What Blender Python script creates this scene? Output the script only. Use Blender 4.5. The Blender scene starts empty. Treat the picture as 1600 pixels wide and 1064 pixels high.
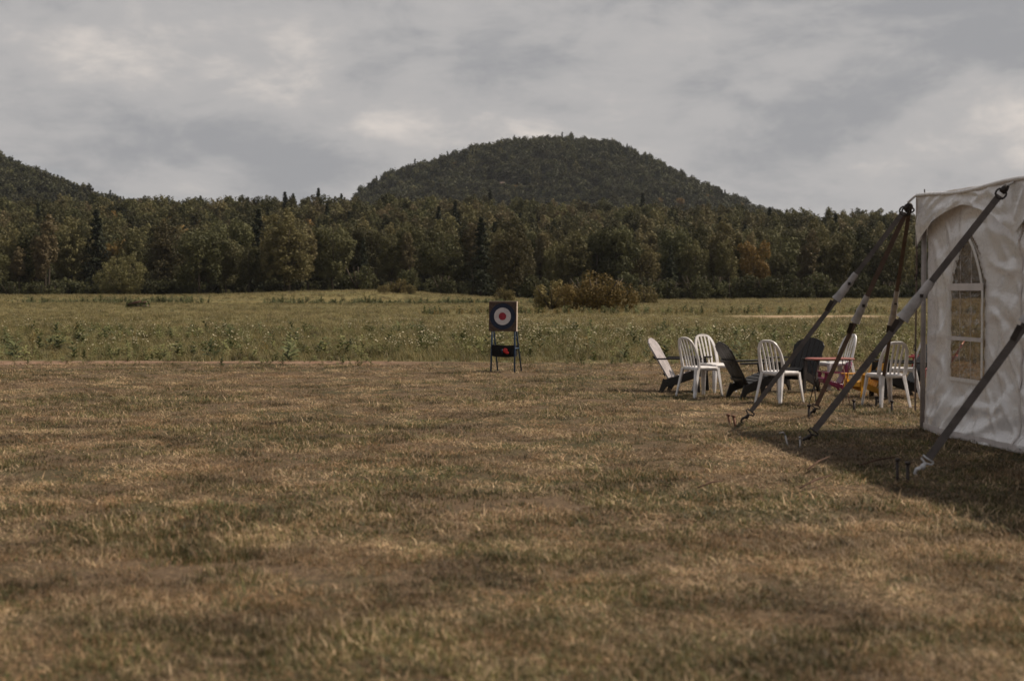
import bpy, math, random
import numpy as np
from mathutils import Vector, Matrix, noise as mnoise

random.seed(7)
rng = np.random.default_rng(11)
R = math.radians
SC = bpy.context.scene
COL = SC.collection

# ------------------------------------------------------------------ camera
EYE, F, HOR = 1.55, 2222.0, 456.0
PITCH = math.atan((532 - HOR) / F)
cam_d = bpy.data.cameras.new('camera')
cam_d.lens, cam_d.sensor_width = 50.0, 36.0
cam_d.clip_start, cam_d.clip_end = 0.1, 9000
cam_d.dof.use_dof = True
cam_d.dof.focus_distance = 27.0
cam_d.dof.aperture_fstop = 2.2
cam = bpy.data.objects.new('camera', cam_d)
cam.location = (0, 0, EYE)
cam.rotation_euler = (R(90) - PITCH, 0, 0)
COL.objects.link(cam)
SC.camera = cam

# ------------------------------------------------------------------ light
SUN_DIR = Vector((2.0, 0.42, 2.45)).normalized()      # towards the sun
sun_d = bpy.data.lights.new('sun', 'SUN')
sun_d.energy, sun_d.angle, sun_d.color = 5.0, R(0.7), (1.0, 0.88, 0.745)
sun = bpy.data.objects.new('sun', sun_d)
sun.rotation_euler = SUN_DIR.to_track_quat('Z', 'Y').to_euler()
sun.location = (30, 0, 40)
COL.objects.link(sun)
SC.view_settings.view_transform = 'Standard'
SC.view_settings.look = 'None'
SC.view_settings.gamma = 1
SC.view_settings.use_curve_mapping = False
SC.view_settings.exposure = 0.10

world = bpy.data.worlds.new('World')
SC.world = world
world.use_nodes = True


class NT:
    """small node-tree helper"""
    def __init__(s, tree):
        s.t = tree
        s.t.nodes.clear()

    def n(s, typ, **kw):
        nd = s.t.nodes.new(typ)
        for k, v in kw.items():
            setattr(nd, k, v)
        return nd

    def put(s, sock, v):
        if v is None:
            return
        if isinstance(v, bpy.types.NodeSocket):
            s.t.links.new(v, sock)
        elif isinstance(v, (tuple, list)) and sock.type == 'RGBA' and len(v) == 3:
            sock.default_value = (*v, 1)
        else:
            sock.default_value = v

    def math(s, op, a, b=None, clamp=False):
        nd = s.n('ShaderNodeMath', operation=op, use_clamp=clamp)
        s.put(nd.inputs[0], a)
        s.put(nd.inputs[1], b)
        return nd.outputs[0]

    def mix(s, f, a, b, blend='MIX'):
        nd = s.n('ShaderNodeMix', data_type='RGBA', blend_type=blend)
        s.put(nd.inputs[0], f)
        s.put(nd.inputs[6], a)
        s.put(nd.inputs[7], b)
        return nd.outputs[2]

    def noise(s, vec, scale, detail=4.0, rough=0.55, dist=0.0):
        nd = s.n('ShaderNodeTexNoise')
        s.put(nd.inputs['Vector'], vec)
        s.put(nd.inputs['Scale'], scale)
        s.put(nd.inputs['Detail'], detail)
        s.put(nd.inputs['Roughness'], rough)
        s.put(nd.inputs['Distortion'], dist)
        return nd.outputs[0]

    def ramp(s, f, lo, hi, smooth=True):
        nd = s.n('ShaderNodeMapRange', interpolation_type='SMOOTHSTEP' if smooth else 'LINEAR', clamp=True) if smooth else s.n('ShaderNodeMapRange', clamp=True)
        s.put(nd.inputs[0], f)
        s.put(nd.inputs[1], lo)
        s.put(nd.inputs[2], hi)
        return nd.outputs[0]

    def mapping(s, vec, scale=(1, 1, 1), loc=(0, 0, 0), rot=(0, 0, 0)):
        nd = s.n('ShaderNodeMapping')
        s.put(nd.inputs[0], vec)
        nd.inputs['Location'].default_value = loc
        nd.inputs['Rotation'].default_value = rot
        nd.inputs['Scale'].default_value = scale
        return nd.outputs[0]


def build_world():
    w = NT(world.node_tree)
    tc = w.n('ShaderNodeTexCoord').outputs['Generated']
    sep = w.n('ShaderNodeSeparateXYZ')
    w.put(sep.inputs[0], tc)
    x, y, z = sep.outputs
    p = tc
    sky = w.n('ShaderNodeTexSky', sky_type='NISHITA')
    sky.sun_disc = False
    sky.sun_elevation = math.asin(SUN_DIR.z)
    sky.sun_rotation = math.atan2(SUN_DIR.x, SUN_DIR.y)
    big = w.noise(w.mapping(p, (2.2, 2.2, 8.0), (2.3, 0.4, 0.3)), 1.0, 6, 0.52, 0.2)
    mid = w.noise(w.mapping(p, (5.0, 5.0, 13.5), (7.1, 3.3, 1.0)), 1.0, 8, 0.56, 0.25)
    fine = w.noise(w.mapping(p, (14, 14, 27), (1.7, 9.2, 2.0)), 1.0, 7, 0.60, 0.3)
    lum = w.math('ADD', w.math('MULTIPLY', big, 0.38), w.math('ADD', w.math('MULTIPLY', mid, 0.40), w.math('MULTIPLY', fine, 0.22)))
    lum = w.math('ADD', lum, w.math('MULTIPLY', w.math('SUBTRACT', 0.11, w.math('MINIMUM', z, 0.32)), 0.28))
    dark = (3.05, 3.07, 3.20)
    midc = (4.25, 4.13, 4.10)
    lite = (6.5, 5.95, 5.5)
    c = w.mix(w.ramp(lum, 0.415, 0.505), dark, midc)
    c = w.mix(w.ramp(lum, 0.50, 0.60), c, lite)
    # thin places where the blue shows through the cloud sheet
    gap = w.ramp(w.noise(w.mapping(p, (2.2, 2.2, 9.0), (5.5, 1.2, 0.7)), 1.0, 5, 0.55, 0.5), 0.50, 0.70)
    c = w.mix(w.math('MULTIPLY', gap, 0.45), c, w.mix(0.35, (3.35, 3.55, 3.95), sky.outputs[0]))
    bg = w.n('ShaderNodeBackground')
    w.put(bg.inputs[0], c)
    bg.inputs[1].default_value = 0.10
    out = w.n('ShaderNodeOutputWorld')
    w.put(out.inputs[0], bg.outputs[0])


build_world()


# ------------------------------------------------------------------ helpers
def spot(u, v, z=0.0):
    """the point of height z seen at photo pixel (u, v)"""
    xc, yc = (u - 800) / F, (532 - v) / F
    dy = math.cos(PITCH) + yc * math.sin(PITCH)
    dz = -math.sin(PITCH) + yc * math.cos(PITCH)
    t = (z - EYE) / dz
    return Vector((xc * t, dy * t, z))


def vnoise(x, y, scale, seed):
    """smooth value noise in 0..1, numpy"""
    x = np.asarray(x, float) / scale + 1000.0
    y = np.asarray(y, float) / scale + 1000.0
    xi, yi = np.floor(x).astype(np.int64), np.floor(y).astype(np.int64)
    fx, fy = x - xi, y - yi
    fx, fy = fx * fx * (3 - 2 * fx), fy * fy * (3 - 2 * fy)

    def h(a, b):
        n = (a * 374761393 + b * 668265263 + seed * 974634533) & 0xFFFFFFFF
        n = ((n ^ (n >> 13)) * 1274126177) & 0xFFFFFFFF
        return ((n ^ (n >> 16)) & 0xFFFF) / 65535.0
    return (h(xi, yi) * (1 - fx) + h(xi + 1, yi) * fx) * (1 - fy) + (h(xi, yi + 1) * (1 - fx) + h(xi + 1, yi + 1) * fx) * fy


def sstep(x, a, b):
    t = np.clip((np.asarray(x, float) - a) / (b - a), 0, 1)
    return t * t * (3 - 2 * t)


def new_obj(name, me, mat=None, parent=None):
    if mat is not None:
        for m in (mat if isinstance(mat, (list, tuple)) else [mat]):
            me.materials.append(m)
    o = bpy.data.objects.new(name, me)
    COL.objects.link(o)
    if parent is not None:
        o.parent = parent
    return o


def tag(o, label=None, cat=None, group=None, kind=None):
    for k, v in (('label', label), ('category', cat), ('group', group), ('kind', kind)):
        if v:
            o[k] = v
    return o


def thing(name, label, cat, loc=(0, 0, 0), rz=0.0, group=None):
    o = bpy.data.objects.new(name, None)
    o.empty_display_size = 0.2
    o.location, o.rotation_euler = loc, (0, 0, rz)
    COL.objects.link(o)
    return tag(o, label, cat, group)


def copy_tree(o, parent=None):
    c = o.copy()
    COL.objects.link(c)
    c.parent = parent
    for ch in list(o.children):
        copy_tree(ch, c)
    return c


class MB:
    """collects shapes into one mesh"""
    def __init__(s):
        s.v, s.f = [], []

    def add(s, vs, fs):
        b = len(s.v)
        s.v += [tuple(q) for q in vs]
        s.f += [tuple(i + b for i in q) for q in fs]

    def box(s, c, size, rot=None, bev=0.0):
        x, y, z = (q / 2 for q in size)
        M = rot if rot is not None else Matrix.Identity(3)
        c = Vector(c)
        b = min(bev, x * .9, y * .9, z * .9)
        if b <= 0:
            vs = [(i, j, k) for i in (-x, x) for j in (-y, y) for k in (-z, z)]
            fs = [(0, 1, 3, 2), (4, 6, 7, 5), (0, 4, 5, 1), (2, 3, 7, 6), (0, 2, 6, 4), (1, 5, 7, 3)]
            s.add([c + M @ Vector(q) for q in vs], fs)
            return
        # chamfered box: 24 vertices
        vs, idx = [], {}
        for i in (-1, 1):
            for j in (-1, 1):
                for k in (-1, 1):
                    for a in range(3):
                        p = [i * (x - b), j * (y - b), k * (z - b)]
                        p[a] = (i, j, k)[a] * (x, y, z)[a]
                        idx[i, j, k, a] = len(vs)
                        vs.append(c + M @ Vector(p))
        fs = []
        S = (-1, 1)
        for sg in S:
            fs.append([idx[sg, j, k, 0] for j, k in ((-1, -1), (1, -1), (1, 1), (-1, 1))])
            fs.append([idx[i, sg, k, 1] for i, k in ((-1, -1), (-1, 1), (1, 1), (1, -1))])
            fs.append([idx[i, j, sg, 2] for i, j in ((-1, -1), (1, -1), (1, 1), (-1, 1))])
        for i in S:
            for j in S:
                fs.append([idx[i, j, -1, 0], idx[i, j, 1, 0], idx[i, j, 1, 1], idx[i, j, -1, 1]])
                fs.append([idx[i, -1, j, 0], idx[i, 1, j, 0], idx[i, 1, j, 2], idx[i, -1, j, 2]])
                fs.append([idx[-1, i, j, 1], idx[1, i, j, 1], idx[1, i, j, 2], idx[-1, i, j, 2]])
                for k in S:
                    fs.append([idx[i, j, k, 0], idx[i, j, k, 1], idx[i, j, k, 2]])
        s.add(vs, fs)

    def beam(s, a, b, w, t, side=None, w2=None, t2=None, bev=0.0):
        """rectangular bar from a to b; w across `side`, t across the third axis; w2, t2 at b"""
        a, b = Vector(a), Vector(b)
        d = (b - a).normalized()
        sd = Vector(side) if side is not None else (Vector((0, 0, 1)) if abs(d.z) < .9 else Vector((1, 0, 0)))
        sd = (sd - d * sd.dot(d)).normalized()
        th = d.cross(sd)
        w2, t2 = w2 or w, t2 or t
        vs = []
        for p, ww, tt in ((a, w, t), (b, w2, t2)):
            e = min(bev, ww * .4, tt * .4)
            ring = [(-ww / 2 + e, -tt / 2), (ww / 2 - e, -tt / 2), (ww / 2, -tt / 2 + e), (ww / 2, tt / 2 - e), (ww / 2 - e, tt / 2), (-ww / 2 + e, tt / 2), (-ww / 2, tt / 2 - e), (-ww / 2, -tt / 2 + e)] if e > 0 else [(-ww / 2, -tt / 2), (ww / 2, -tt / 2), (ww / 2, tt / 2), (-ww / 2, tt / 2)]
            vs += [p + sd * i + th * j for i, j in ring]
        n = len(vs) // 2
        fs = [(i, (i + 1) % n, n + (i + 1) % n, n + i) for i in range(n)] + [tuple(range(n))[::-1], tuple(range(n, 2 * n))]
        s.add(vs, fs)

    def tube(s, pts, r, n=8, caps=True):
        pts = [Vector(p) for p in pts]
        rr = r if isinstance(r, (list, tuple)) else [r] * len(pts)
        vs, fs = [], []
        up = None
        for i, p in enumerate(pts):
            d = (pts[min(i + 1, len(pts) - 1)] - pts[max(i - 1, 0)]).normalized()
            if up is None:
                up = Vector((0, 0, 1)) if abs(d.z) < .9 else Vector((1, 0, 0))
            sd = (up - d * up.dot(d)).normalized()
            up = sd
            th = d.cross(sd)
            for k in range(n):
                a = 2 * math.pi * k / n
                vs.append(p + (sd * math.cos(a) + th * math.sin(a)) * rr[i])
        for i in range(len(pts) - 1):
            for k in range(n):
                k2 = (k + 1) % n
                fs.append((i * n + k, i * n + k2, (i + 1) * n + k2, (i + 1) * n + k))
        if caps:
            fs.append(tuple(range(n))[::-1])
            fs.append(tuple(range((len(pts) - 1) * n, len(pts) * n)))
        s.add(vs, fs)

    def torus(s, c, r, tr, ax=(0, 0, 1), n=16, m=6):
        q = Vector(ax).to_track_quat('Z', 'Y')
        vs, fs = [], []
        for i in range(n):
            a = 2 * math.pi * i / n
            for j in range(m):
                b = 2 * math.pi * j / m
                p = Vector(((r + tr * math.cos(b)) * math.cos(a), (r + tr * math.cos(b)) * math.sin(a), tr * math.sin(b)))
                vs.append(Vector(c) + q @ p)
        for i in range(n):
            for j in range(m):
                fs.append((i * m + j, ((i + 1) % n) * m + j, ((i + 1) % n) * m + (j + 1) % m, i * m + (j + 1) % m))
        s.add(vs, fs)

    def slab(s, outline, th, M=None, bev=0.004):
        """flat outline (local xy, centred on z=0) with thickness and a small chamfer"""
        M = M or Matrix.Identity(4)
        n = len(outline)
        c = Vector((sum(p[0] for p in outline) / n, sum(p[1] for p in outline) / n))
        rings = []
        for z, e in ((-th / 2, bev), (-th / 2 + bev, 0), (th / 2 - bev, 0), (th / 2, bev)):
            ring = []
            for p in outline:
                d = Vector(p) - c
                L = max(d.length, 1e-6)
                q = c + d * max(0, (L - e) / L)
                ring.append(M @ Vector((q.x, q.y, z)))
            rings.append(ring)
        vs = sum(rings, [])
        fs = []
        for k in range(3):
            for i in range(n):
                j = (i + 1) % n
                fs.append((k * n + i, k * n + j, (k + 1) * n + j, (k + 1) * n + i))
        fs.append(tuple(range(n))[::-1])
        fs.append(tuple(range(3 * n, 4 * n)))
        s.add(vs, fs)

    def ribbon(s, pts, sides, w, t):
        """flat strip following pts; sides = width direction at each point"""
        pts = [Vector(p) for p in pts]
        ww = w if isinstance(w, (list, tuple)) else [w] * len(pts)
        vs, fs = [], []
        for i, p in enumerate(pts):
            d = (pts[min(i + 1, len(pts) - 1)] - pts[max(i - 1, 0)]).normalized()
            sd = Vector(sides[i])
            sd = (sd - d * sd.dot(d)).normalized()
            th = d.cross(sd)
            for a, b in ((-1, -1), (1, -1), (1, 1), (-1, 1)):
                vs.append(p + sd * (a * ww[i] / 2) + th * (b * t / 2))
        for i in range(len(pts) - 1):
            for k in range(4):
                k2 = (k + 1) % 4
                fs.append((i * 4 + k, i * 4 + k2, (i + 1) * 4 + k2, (i + 1) * 4 + k))
        fs.append((3, 2, 1, 0))
        L = (len(pts) - 1) * 4
        fs.append((L, L + 1, L + 2, L + 3))
        s.add(vs, fs)

    def ball(s, c, r, n=8, m=6, sq=(1, 1, 1)):
        vs, fs = [], []
        for i in range(m + 1):
            a = math.pi * i / m
            for j in range(n):
                b = 2 * math.pi * j / n
                vs.append((c[0] + r * sq[0] * math.sin(a) * math.cos(b), c[1] + r * sq[1] * math.sin(a) * math.sin(b), c[2] + r * sq[2] * math.cos(a)))
        for i in range(m):
            for j in range(n):
                fs.append((i * n + j, (i + 1) * n + j, (i + 1) * n + (j + 1) % n, i * n + (j + 1) % n))
        s.add(vs, fs)

    def mesh(s, name, smooth=False):
        me = bpy.data.meshes.new(name)
        me.from_pydata([tuple(q) for q in s.v], [], s.f)
        me.validate()
        if smooth:
            me.polygons.foreach_set('use_smooth', [True] * len(me.polygons))
        me.update()
        return me

    def build(s, name, mat, parent=None, smooth=False):
        return new_obj(name, s.mesh(name, smooth), mat, parent)


def np_mesh(name, V, Fc, smooth=False):
    """V (n,3), Fc (m,k) numpy"""
    me = bpy.data.meshes.new(name)
    n, (m, k) = len(V), Fc.shape
    me.vertices.add(n)
    me.vertices.foreach_set('co', np.ascontiguousarray(V, np.float32).ravel())
    me.loops.add(m * k)
    me.loops.foreach_set('vertex_index', np.ascontiguousarray(Fc, np.int32).ravel())
    me.polygons.add(m)
    me.polygons.foreach_set('loop_start', np.arange(0, m * k, k, dtype=np.int32))
    if smooth:
        me.polygons.foreach_set('use_smooth', np.ones(m, bool))
    me.update(calc_edges=True)
    return me


# ------------------------------------------------------------------ materials
def mat(name, col, rough=0.6, spec=0.4, metal=0.0, var=0.15, scale=8.0, bump=0.0, bscale=40.0, col2=None, trans=0.0, stretch=(1, 1, 1)):
    m = bpy.data.materials.new(name)
    m.use_nodes = True
    w = NT(m.node_tree)
    tc = w.n('ShaderNodeTexCoord').outputs['Object']
    vec = w.mapping(tc, stretch)
    nz = w.noise(vec, scale, 5, 0.6)
    c2 = col2 or tuple(q * (1 - var) for q in col)
    c1 = tuple(min(1, q * (1 + var * .6)) for q in col)
    c = w.mix(w.ramp(nz, 0.35, 0.65), c1, c2)
    b = w.n('ShaderNodeBsdfPrincipled')
    w.put(b.inputs['Base Color'], c)
    w.put(b.inputs['Roughness'], w.math('ADD', w.math('MULTIPLY', w.noise(vec, scale * 3, 3), 0.25), rough - 0.12))
    b.inputs['Specular IOR Level'].default_value = spec
    b.inputs['Metallic'].default_value = metal
    if bump:
        bp = w.n('ShaderNodeBump')
        bp.inputs['Strength'].default_value = bump
        bp.inputs['Distance'].default_value = 0.01
        w.put(bp.inputs['Height'], w.noise(vec, bscale, 4))
        w.put(b.inputs['Normal'], bp.outputs[0])
    o = w.n('ShaderNodeOutputMaterial')
    sh = b.outputs[0]
    if trans:
        t = w.n('ShaderNodeBsdfTranslucent')
        w.put(t.inputs[0], c)
        mx = w.n('ShaderNodeMixShader')
        mx.inputs[0].default_value = trans
        w.put(mx.inputs[1], sh)
        w.put(mx.inputs[2], t.outputs[0])
        sh = mx.outputs[0]
    w.put(o.inputs[0], sh)
    return m


def leaf_mat(name, a, b, c=None, spec=0.12, trans=0.25, rvar=0.35):
    """foliage: colour by a per-leaf tint attribute and by a per-plant random"""
    m = bpy.data.materials.new(name)
    m.use_nodes = True
    w = NT(m.node_tree)
    at = w.n('ShaderNodeAttribute', attribute_name='tint')
    oi = w.n('ShaderNodeObjectInfo')
    col = w.mix(at.outputs['Fac'], a, b)
    if c:
        col = w.mix(w.math('MULTIPLY', oi.outputs['Random'], 0.6), col, c)
    k = w.math('ADD', w.math('MULTIPLY', w.math('FRACT', w.math('MULTIPLY', oi.outputs['Random'], 7.31)), rvar * 2), 1 - rvar)
    hs = w.n('ShaderNodeHueSaturation')
    w.put(hs.inputs['Value'], k)
    w.put(hs.inputs['Color'], col)
    p = w.n('ShaderNodeBsdfPrincipled')
    w.put(p.inputs['Base Color'], hs.outputs[0])
    p.inputs['Roughness'].default_value = 0.6
    p.inputs['Specular IOR Level'].default_value = spec
    t = w.n('ShaderNodeBsdfTranslucent')
    w.put(t.inputs[0], hs.outputs[0])
    mx = w.n('ShaderNodeMixShader')
    mx.inputs[0].default_value = trans
    w.put(mx.inputs[1], p.outputs[0])
    w.put(mx.inputs[2], t.outputs[0])
    o = w.n('ShaderNodeOutputMaterial')
    w.put(o.inputs[0], mx.outputs[0])
    return m


def ground_mat():
    m = bpy.data.materials.new('ground')
    m.use_nodes = True
    w = NT(m.node_tree)
    pos = w.n('ShaderNodeNewGeometry').outputs['Position']
    sep = w.n('ShaderNodeSeparateXYZ')
    w.put(sep.inputs[0], pos)
    x, y, z = sep.outputs
    n1 = w.noise(pos, 0.55, 6, 0.6)
    n2 = w.noise(pos, 3.0, 5, 0.65)
    n3 = w.noise(pos, 22.0, 4, 0.7)
    nw = w.noise(w.mapping(pos, (0.25, 1, 1)), 0.35, 4, 0.6)
    # mown lawn: straw thatch, soil, some green
    straw = w.mix(w.ramp(n3, 0.3, 0.7), (0.150, 0.103, 0.062), (0.060, 0.042, 0.027))
    green = w.mix(w.ramp(n3, 0.3, 0.7), (0.070, 0.063, 0.029), (0.035, 0.032, 0.017))
    lawn = w.mix(w.ramp(w.math('ADD', w.math('MULTIPLY', n1, 0.7), w.math('MULTIPLY', n2, 0.3)), 0.46, 0.60), straw, green)
    # weedy green belt
    weeds = w.mix(w.ramp(n2, 0.35, 0.65), (0.095, 0.095, 0.042), (0.16, 0.145, 0.072))
    # hay meadow farther off
    nf = w.noise(w.mapping(pos, (0.06, 0.22, 1)), 1.0, 5, 0.62)
    meadow = w.mix(w.ramp(nf, 0.38, 0.62), (0.105, 0.096, 0.040), (0.145, 0.118, 0.053))
    far = w.mix(w.ramp(nf, 0.40, 0.60), (0.110, 0.100, 0.041), (0.155, 0.122, 0.050))
    soil = w.mix(w.ramp(n2, 0.3, 0.7), (0.20, 0.115, 0.075), (0.30, 0.20, 0.14))
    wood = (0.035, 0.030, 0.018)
    yj = w.math('ADD', y, w.math('MULTIPLY', w.math('SUBTRACT', nw, 0.5), 2.2))
    c = w.mix(w.ramp(yj, 30.8, 31.6), lawn, weeds)
    yk = w.math('ADD', y, w.math('MULTIPLY', w.math('SUBTRACT', nf, 0.5), 26))
    c = w.mix(w.ramp(yk, 52, 62), c, meadow)
    c = w.mix(w.ramp(yk, 170, 185), c, far)
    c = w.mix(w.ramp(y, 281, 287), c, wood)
    # bare soil line where the mower stops, and a bare soil strip in the far field
    a = w.math('MULTIPLY', w.ramp(w.math('ABSOLUTE', w.math('SUBTRACT', yj, 30.7)), 0.42, 0.2), w.ramp(x, -0.5, -4.0))
    c = w.mix(w.math('MULTIPLY', a, 0.7), c, soil)
    ys = w.math('ADD', y, w.math('MULTIPLY', x, -0.12))
    b = w.math('MULTIPLY', w.ramp(w.math('ABSOLUTE', w.math('SUBTRACT', ys, 84.0)), 4.5, 3.0), w.math('MULTIPLY', w.ramp(x, 12, 16), w.ramp(x, 23.5, 22)))
    c = w.mix(w.math('MULTIPLY', b, 0.9), c, (0.33, 0.235, 0.15))
    p = w.n('ShaderNodeBsdfPrincipled')
    w.put(p.inputs['Base Color'], c)
    p.inputs['Roughness'].default_value = 0.9
    p.inputs['Specular IOR Level'].default_value = 0.1
    bp = w.n('ShaderNodeBump')
    bp.inputs['Strength'].default_value = 0.8
    bp.inputs['Distance'].default_value = 0.03
    w.put(bp.inputs['Height'], w.math('ADD', n3, w.math('MULTIPLY', n2, 1.5)))
    w.put(p.inputs['Normal'], bp.outputs[0])
    o = w.n('ShaderNodeOutputMaterial')
    w.put(o.inputs[0], p.outputs[0])
    return m


def blade_mat(name, a, b, c=None):
    """grass blade: tint per blade, patch colour by where it grows"""
    m = bpy.data.materials.new(name)
    m.use_nodes = True
    w = NT(m.node_tree)
    at = w.n('ShaderNodeAttribute', attribute_name='tint')
    oi = w.n('ShaderNodeObjectInfo')
    col = w.mix(at.outputs['Fac'], a, b)
    pn = w.ramp(w.noise(oi.outputs['Location'], 1.1, 5, 0.68), 0.34, 0.66)
    if c:
        hn = w.noise(w.mapping(oi.outputs['Location'], (1, 1, 1), (13.1, 4.7, 0)), 1.3, 5, 0.65)
        hv = w.math('ADD', hn, w.math('MULTIPLY', w.math('SUBTRACT', w.math('FRACT', w.math('MULTIPLY', oi.outputs['Random'], 5.7)), 0.5), 0.16))
        col = w.mix(w.math('MULTIPLY', w.ramp(hv, 0.44, 0.58), 0.85), col, w.mix(at.outputs['Fac'], tuple(q * .38 for q in c), c))
    k = w.math('ADD', w.math('MULTIPLY', oi.outputs['Random'], 0.60), w.math('ADD', w.math('MULTIPLY', pn, 1.05), 0.16))
    hs = w.n('ShaderNodeHueSaturation')
    w.put(hs.inputs['Value'], k)
    w.put(hs.inputs['Color'], col)
    p = w.n('ShaderNodeBsdfPrincipled')
    w.put(p.inputs['Base Color'], hs.outputs[0])
    p.inputs['Roughness'].default_value = 0.55
    p.inputs['Specular IOR Level'].default_value = 0.25
    t = w.n('ShaderNodeBsdfTranslucent')
    w.put(t.inputs[0], hs.outputs[0])
    mx = w.n('ShaderNodeMixShader')
    mx.inputs[0].default_value = 0.3
    w.put(mx.inputs[1], p.outputs[0])
    w.put(mx.inputs[2], t.outputs[0])
    o = w.n('ShaderNodeOutputMaterial')
    w.put(o.inputs[0], mx.outputs[0])
    return m


M = {}
M['ground'] = ground_mat()
M['hill'] = mat('hill', (0.045, 0.042, 0.024), 0.9, 0.1, var=0.4, scale=0.05)
M['bark'] = mat('bark', (0.075, 0.06, 0.045), 0.9, 0.1, var=0.4, scale=3, bump=0.6, bscale=10, stretch=(1, 1, .2))
M['poplar'] = leaf_mat('poplar_leaf', (0.040, 0.042, 0.016), (0.165, 0.152, 0.066), (0.120, 0.092, 0.044), rvar=.5)
M['maple'] = leaf_mat('maple_leaf', (0.034, 0.038, 0.017), (0.120, 0.118, 0.050), (0.080, 0.068, 0.033), rvar=.5)
M['conifer'] = leaf_mat('conifer_needle', (0.020, 0.025, 0.014), (0.046, 0.052, 0.026), None, trans=0.1)
M['aspen'] = leaf_mat('aspen_leaf', (0.060, 0.058, 0.026), (0.185, 0.165, 0.082), (0.15, 0.105, 0.060))
M['autumn'] = leaf_mat('autumn_leaf', (0.12, 0.078, 0.026), (0.25, 0.15, 0.048), (0.12, 0.095, 0.034), rvar=.15)
M['sumac'] = leaf_mat('sumac_leaf', (0.085, 0.060, 0.022), (0.205, 0.135, 0.050), (0.13, 0.098, 0.036), rvar=.15)
M['hilltree'] = leaf_mat('hill_leaf', (0.026, 0.031, 0.015), (0.078, 0.078, 0.036), (0.05, 0.045, 0.022))
M['bush'] = leaf_mat('bush_leaf', (0.030, 0.034, 0.016), (0.10, 0.098, 0.042), (0.05, 0.048, 0.02))
M['paleshrub'] = leaf_mat('pale_shrub_leaf', (0.095, 0.085, 0.034), (0.21, 0.175, 0.078), (0.16, 0.12, 0.045))
M['straw'] = blade_mat('straw_blade', (0.155, 0.094, 0.047), (0.64, 0.475, 0.295), (0.36, 0.22, 0.112))
M['green'] = blade_mat('green_blade', (0.036, 0.036, 0.013), (0.215, 0.186, 0.072), (0.115, 0.120, 0.044))
M['meadow_straw'] = blade_mat('meadow_straw', (0.14, 0.106, 0.048), (0.31, 0.24, 0.118))
M['meadow_blade'] = blade_mat('meadow_blade', (0.082, 0.076, 0.028), (0.200, 0.172, 0.070))
M['weed'] = leaf_mat('weed_leaf', (0.085, 0.095, 0.036), (0.22, 0.215, 0.090), (0.15, 0.14, 0.055))
M['weeddark'] = leaf_mat('dark_weed_leaf', (0.042, 0.050, 0.021), (0.115, 0.12, 0.050))
M['goldweed'] = leaf_mat('gold_weed_leaf', (0.15, 0.098, 0.030), (0.25, 0.165, 0.055), (0.12, 0.10, 0.04))
M['petal'] = mat('petal', (0.40, 0.35, 0.23), 0.7, 0.2, var=.1)
M['white_plastic'] = mat('white_plastic', (0.72, 0.70, 0.70), 0.40, 0.45, var=0.10, scale=5, col2=(0.54, 0.505, 0.48), trans=0.06)
M['brown_plastic'] = mat('brown_plastic', (0.015, 0.012, 0.010), 0.46, 0.35, var=0.3, scale=6, bump=0.15, bscale=60, stretch=(.2, 1, .2))
M['sunlit_tint'] = mat('sunlit_tint_plastic', (0.34, 0.305, 0.30), 0.5, 0.35, var=0.2, scale=7, bump=0.12, bscale=60)  # lit copy of the chair plastic: sunlight put into the slat colour
M['magenta'] = mat('magenta_plastic', (0.235, 0.028, 0.082), 0.35, 0.5, var=0.2)
M['yellow'] = mat('yellow_plastic', (0.62, 0.29, 0.018), 0.38, 0.5, var=0.12)
M['red_plastic'] = mat('red_plastic', (0.32, 0.03, 0.03), 0.38, 0.5, var=0.15)
M['table_red'] = mat('table_top', (0.24, 0.075, 0.058), 0.55, 0.3, var=0.2)
M['wire'] = mat('dark_wire', (0.05, 0.035, 0.028), 0.5, 0.5, metal=.5)
M['rust_wire'] = mat('rusty_wire', (0.16, 0.075, 0.045), 0.7, 0.3)
M['navy'] = mat('navy_paint', (0.011, 0.017, 0.038), 0.6, 0.3, var=.25, scale=14)
M['target_white'] = mat('white_paint', (0.50, 0.455, 0.45), 0.6, 0.3, var=.12, scale=14)
M['target_red'] = mat('red_paint', (0.27, 0.022, 0.035), 0.6, 0.3, var=.25, scale=18)
M['board'] = mat('chipboard', (0.085, 0.058, 0.045), 0.8, 0.15, var=.3, scale=30, bump=.3, bscale=120)
M['board_edge'] = mat('sunlit_edge', (0.50, 0.40, 0.33), 0.8, 0.15, var=.2, scale=20)  # pale tone paints sunlight onto the board's top and side edges
M['blue_metal'] = mat('blue_metal', (0.028, 0.062, 0.125), 0.4, 0.5, var=.2)
M['black_cloth'] = mat('black_cloth', (0.012, 0.011, 0.011), 0.8, 0.2, var=.3)
M['red_cloth'] = mat('red_cloth', (0.5, 0.03, 0.03), 0.6, 0.3)
M['strap'] = mat('webbing', (0.120, 0.104, 0.098), 0.75, 0.2, var=.2, scale=10, bump=.5, bscale=300, stretch=(1, 1, 1))
M['strap_brown'] = mat('brown_webbing', (0.135, 0.094, 0.076), 0.75, 0.2, var=.2, scale=10, bump=.5, bscale=300)
M['cover'] = mat('vinyl_cover', (0.37, 0.345, 0.335), 0.55, 0.35, var=.22, scale=9, bump=.5, bscale=25)
M['steel'] = mat('steel', (0.36, 0.34, 0.33), 0.35, 0.5, metal=.9, var=.2)
M['dark_steel'] = mat('dark_steel', (0.045, 0.036, 0.032), 0.5, 0.4, metal=.6, var=.3)
M['white_hook'] = mat('galvanised_hook', (0.55, 0.54, 0.55), 0.45, 0.4, var=.2)
M['rope'] = mat('rope', (0.55, 0.52, 0.49), 0.8, 0.2, bump=.5, bscale=150)
M['pole'] = mat('tent_pole', (0.30, 0.26, 0.24), 0.45, 0.4, var=.2)
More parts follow.
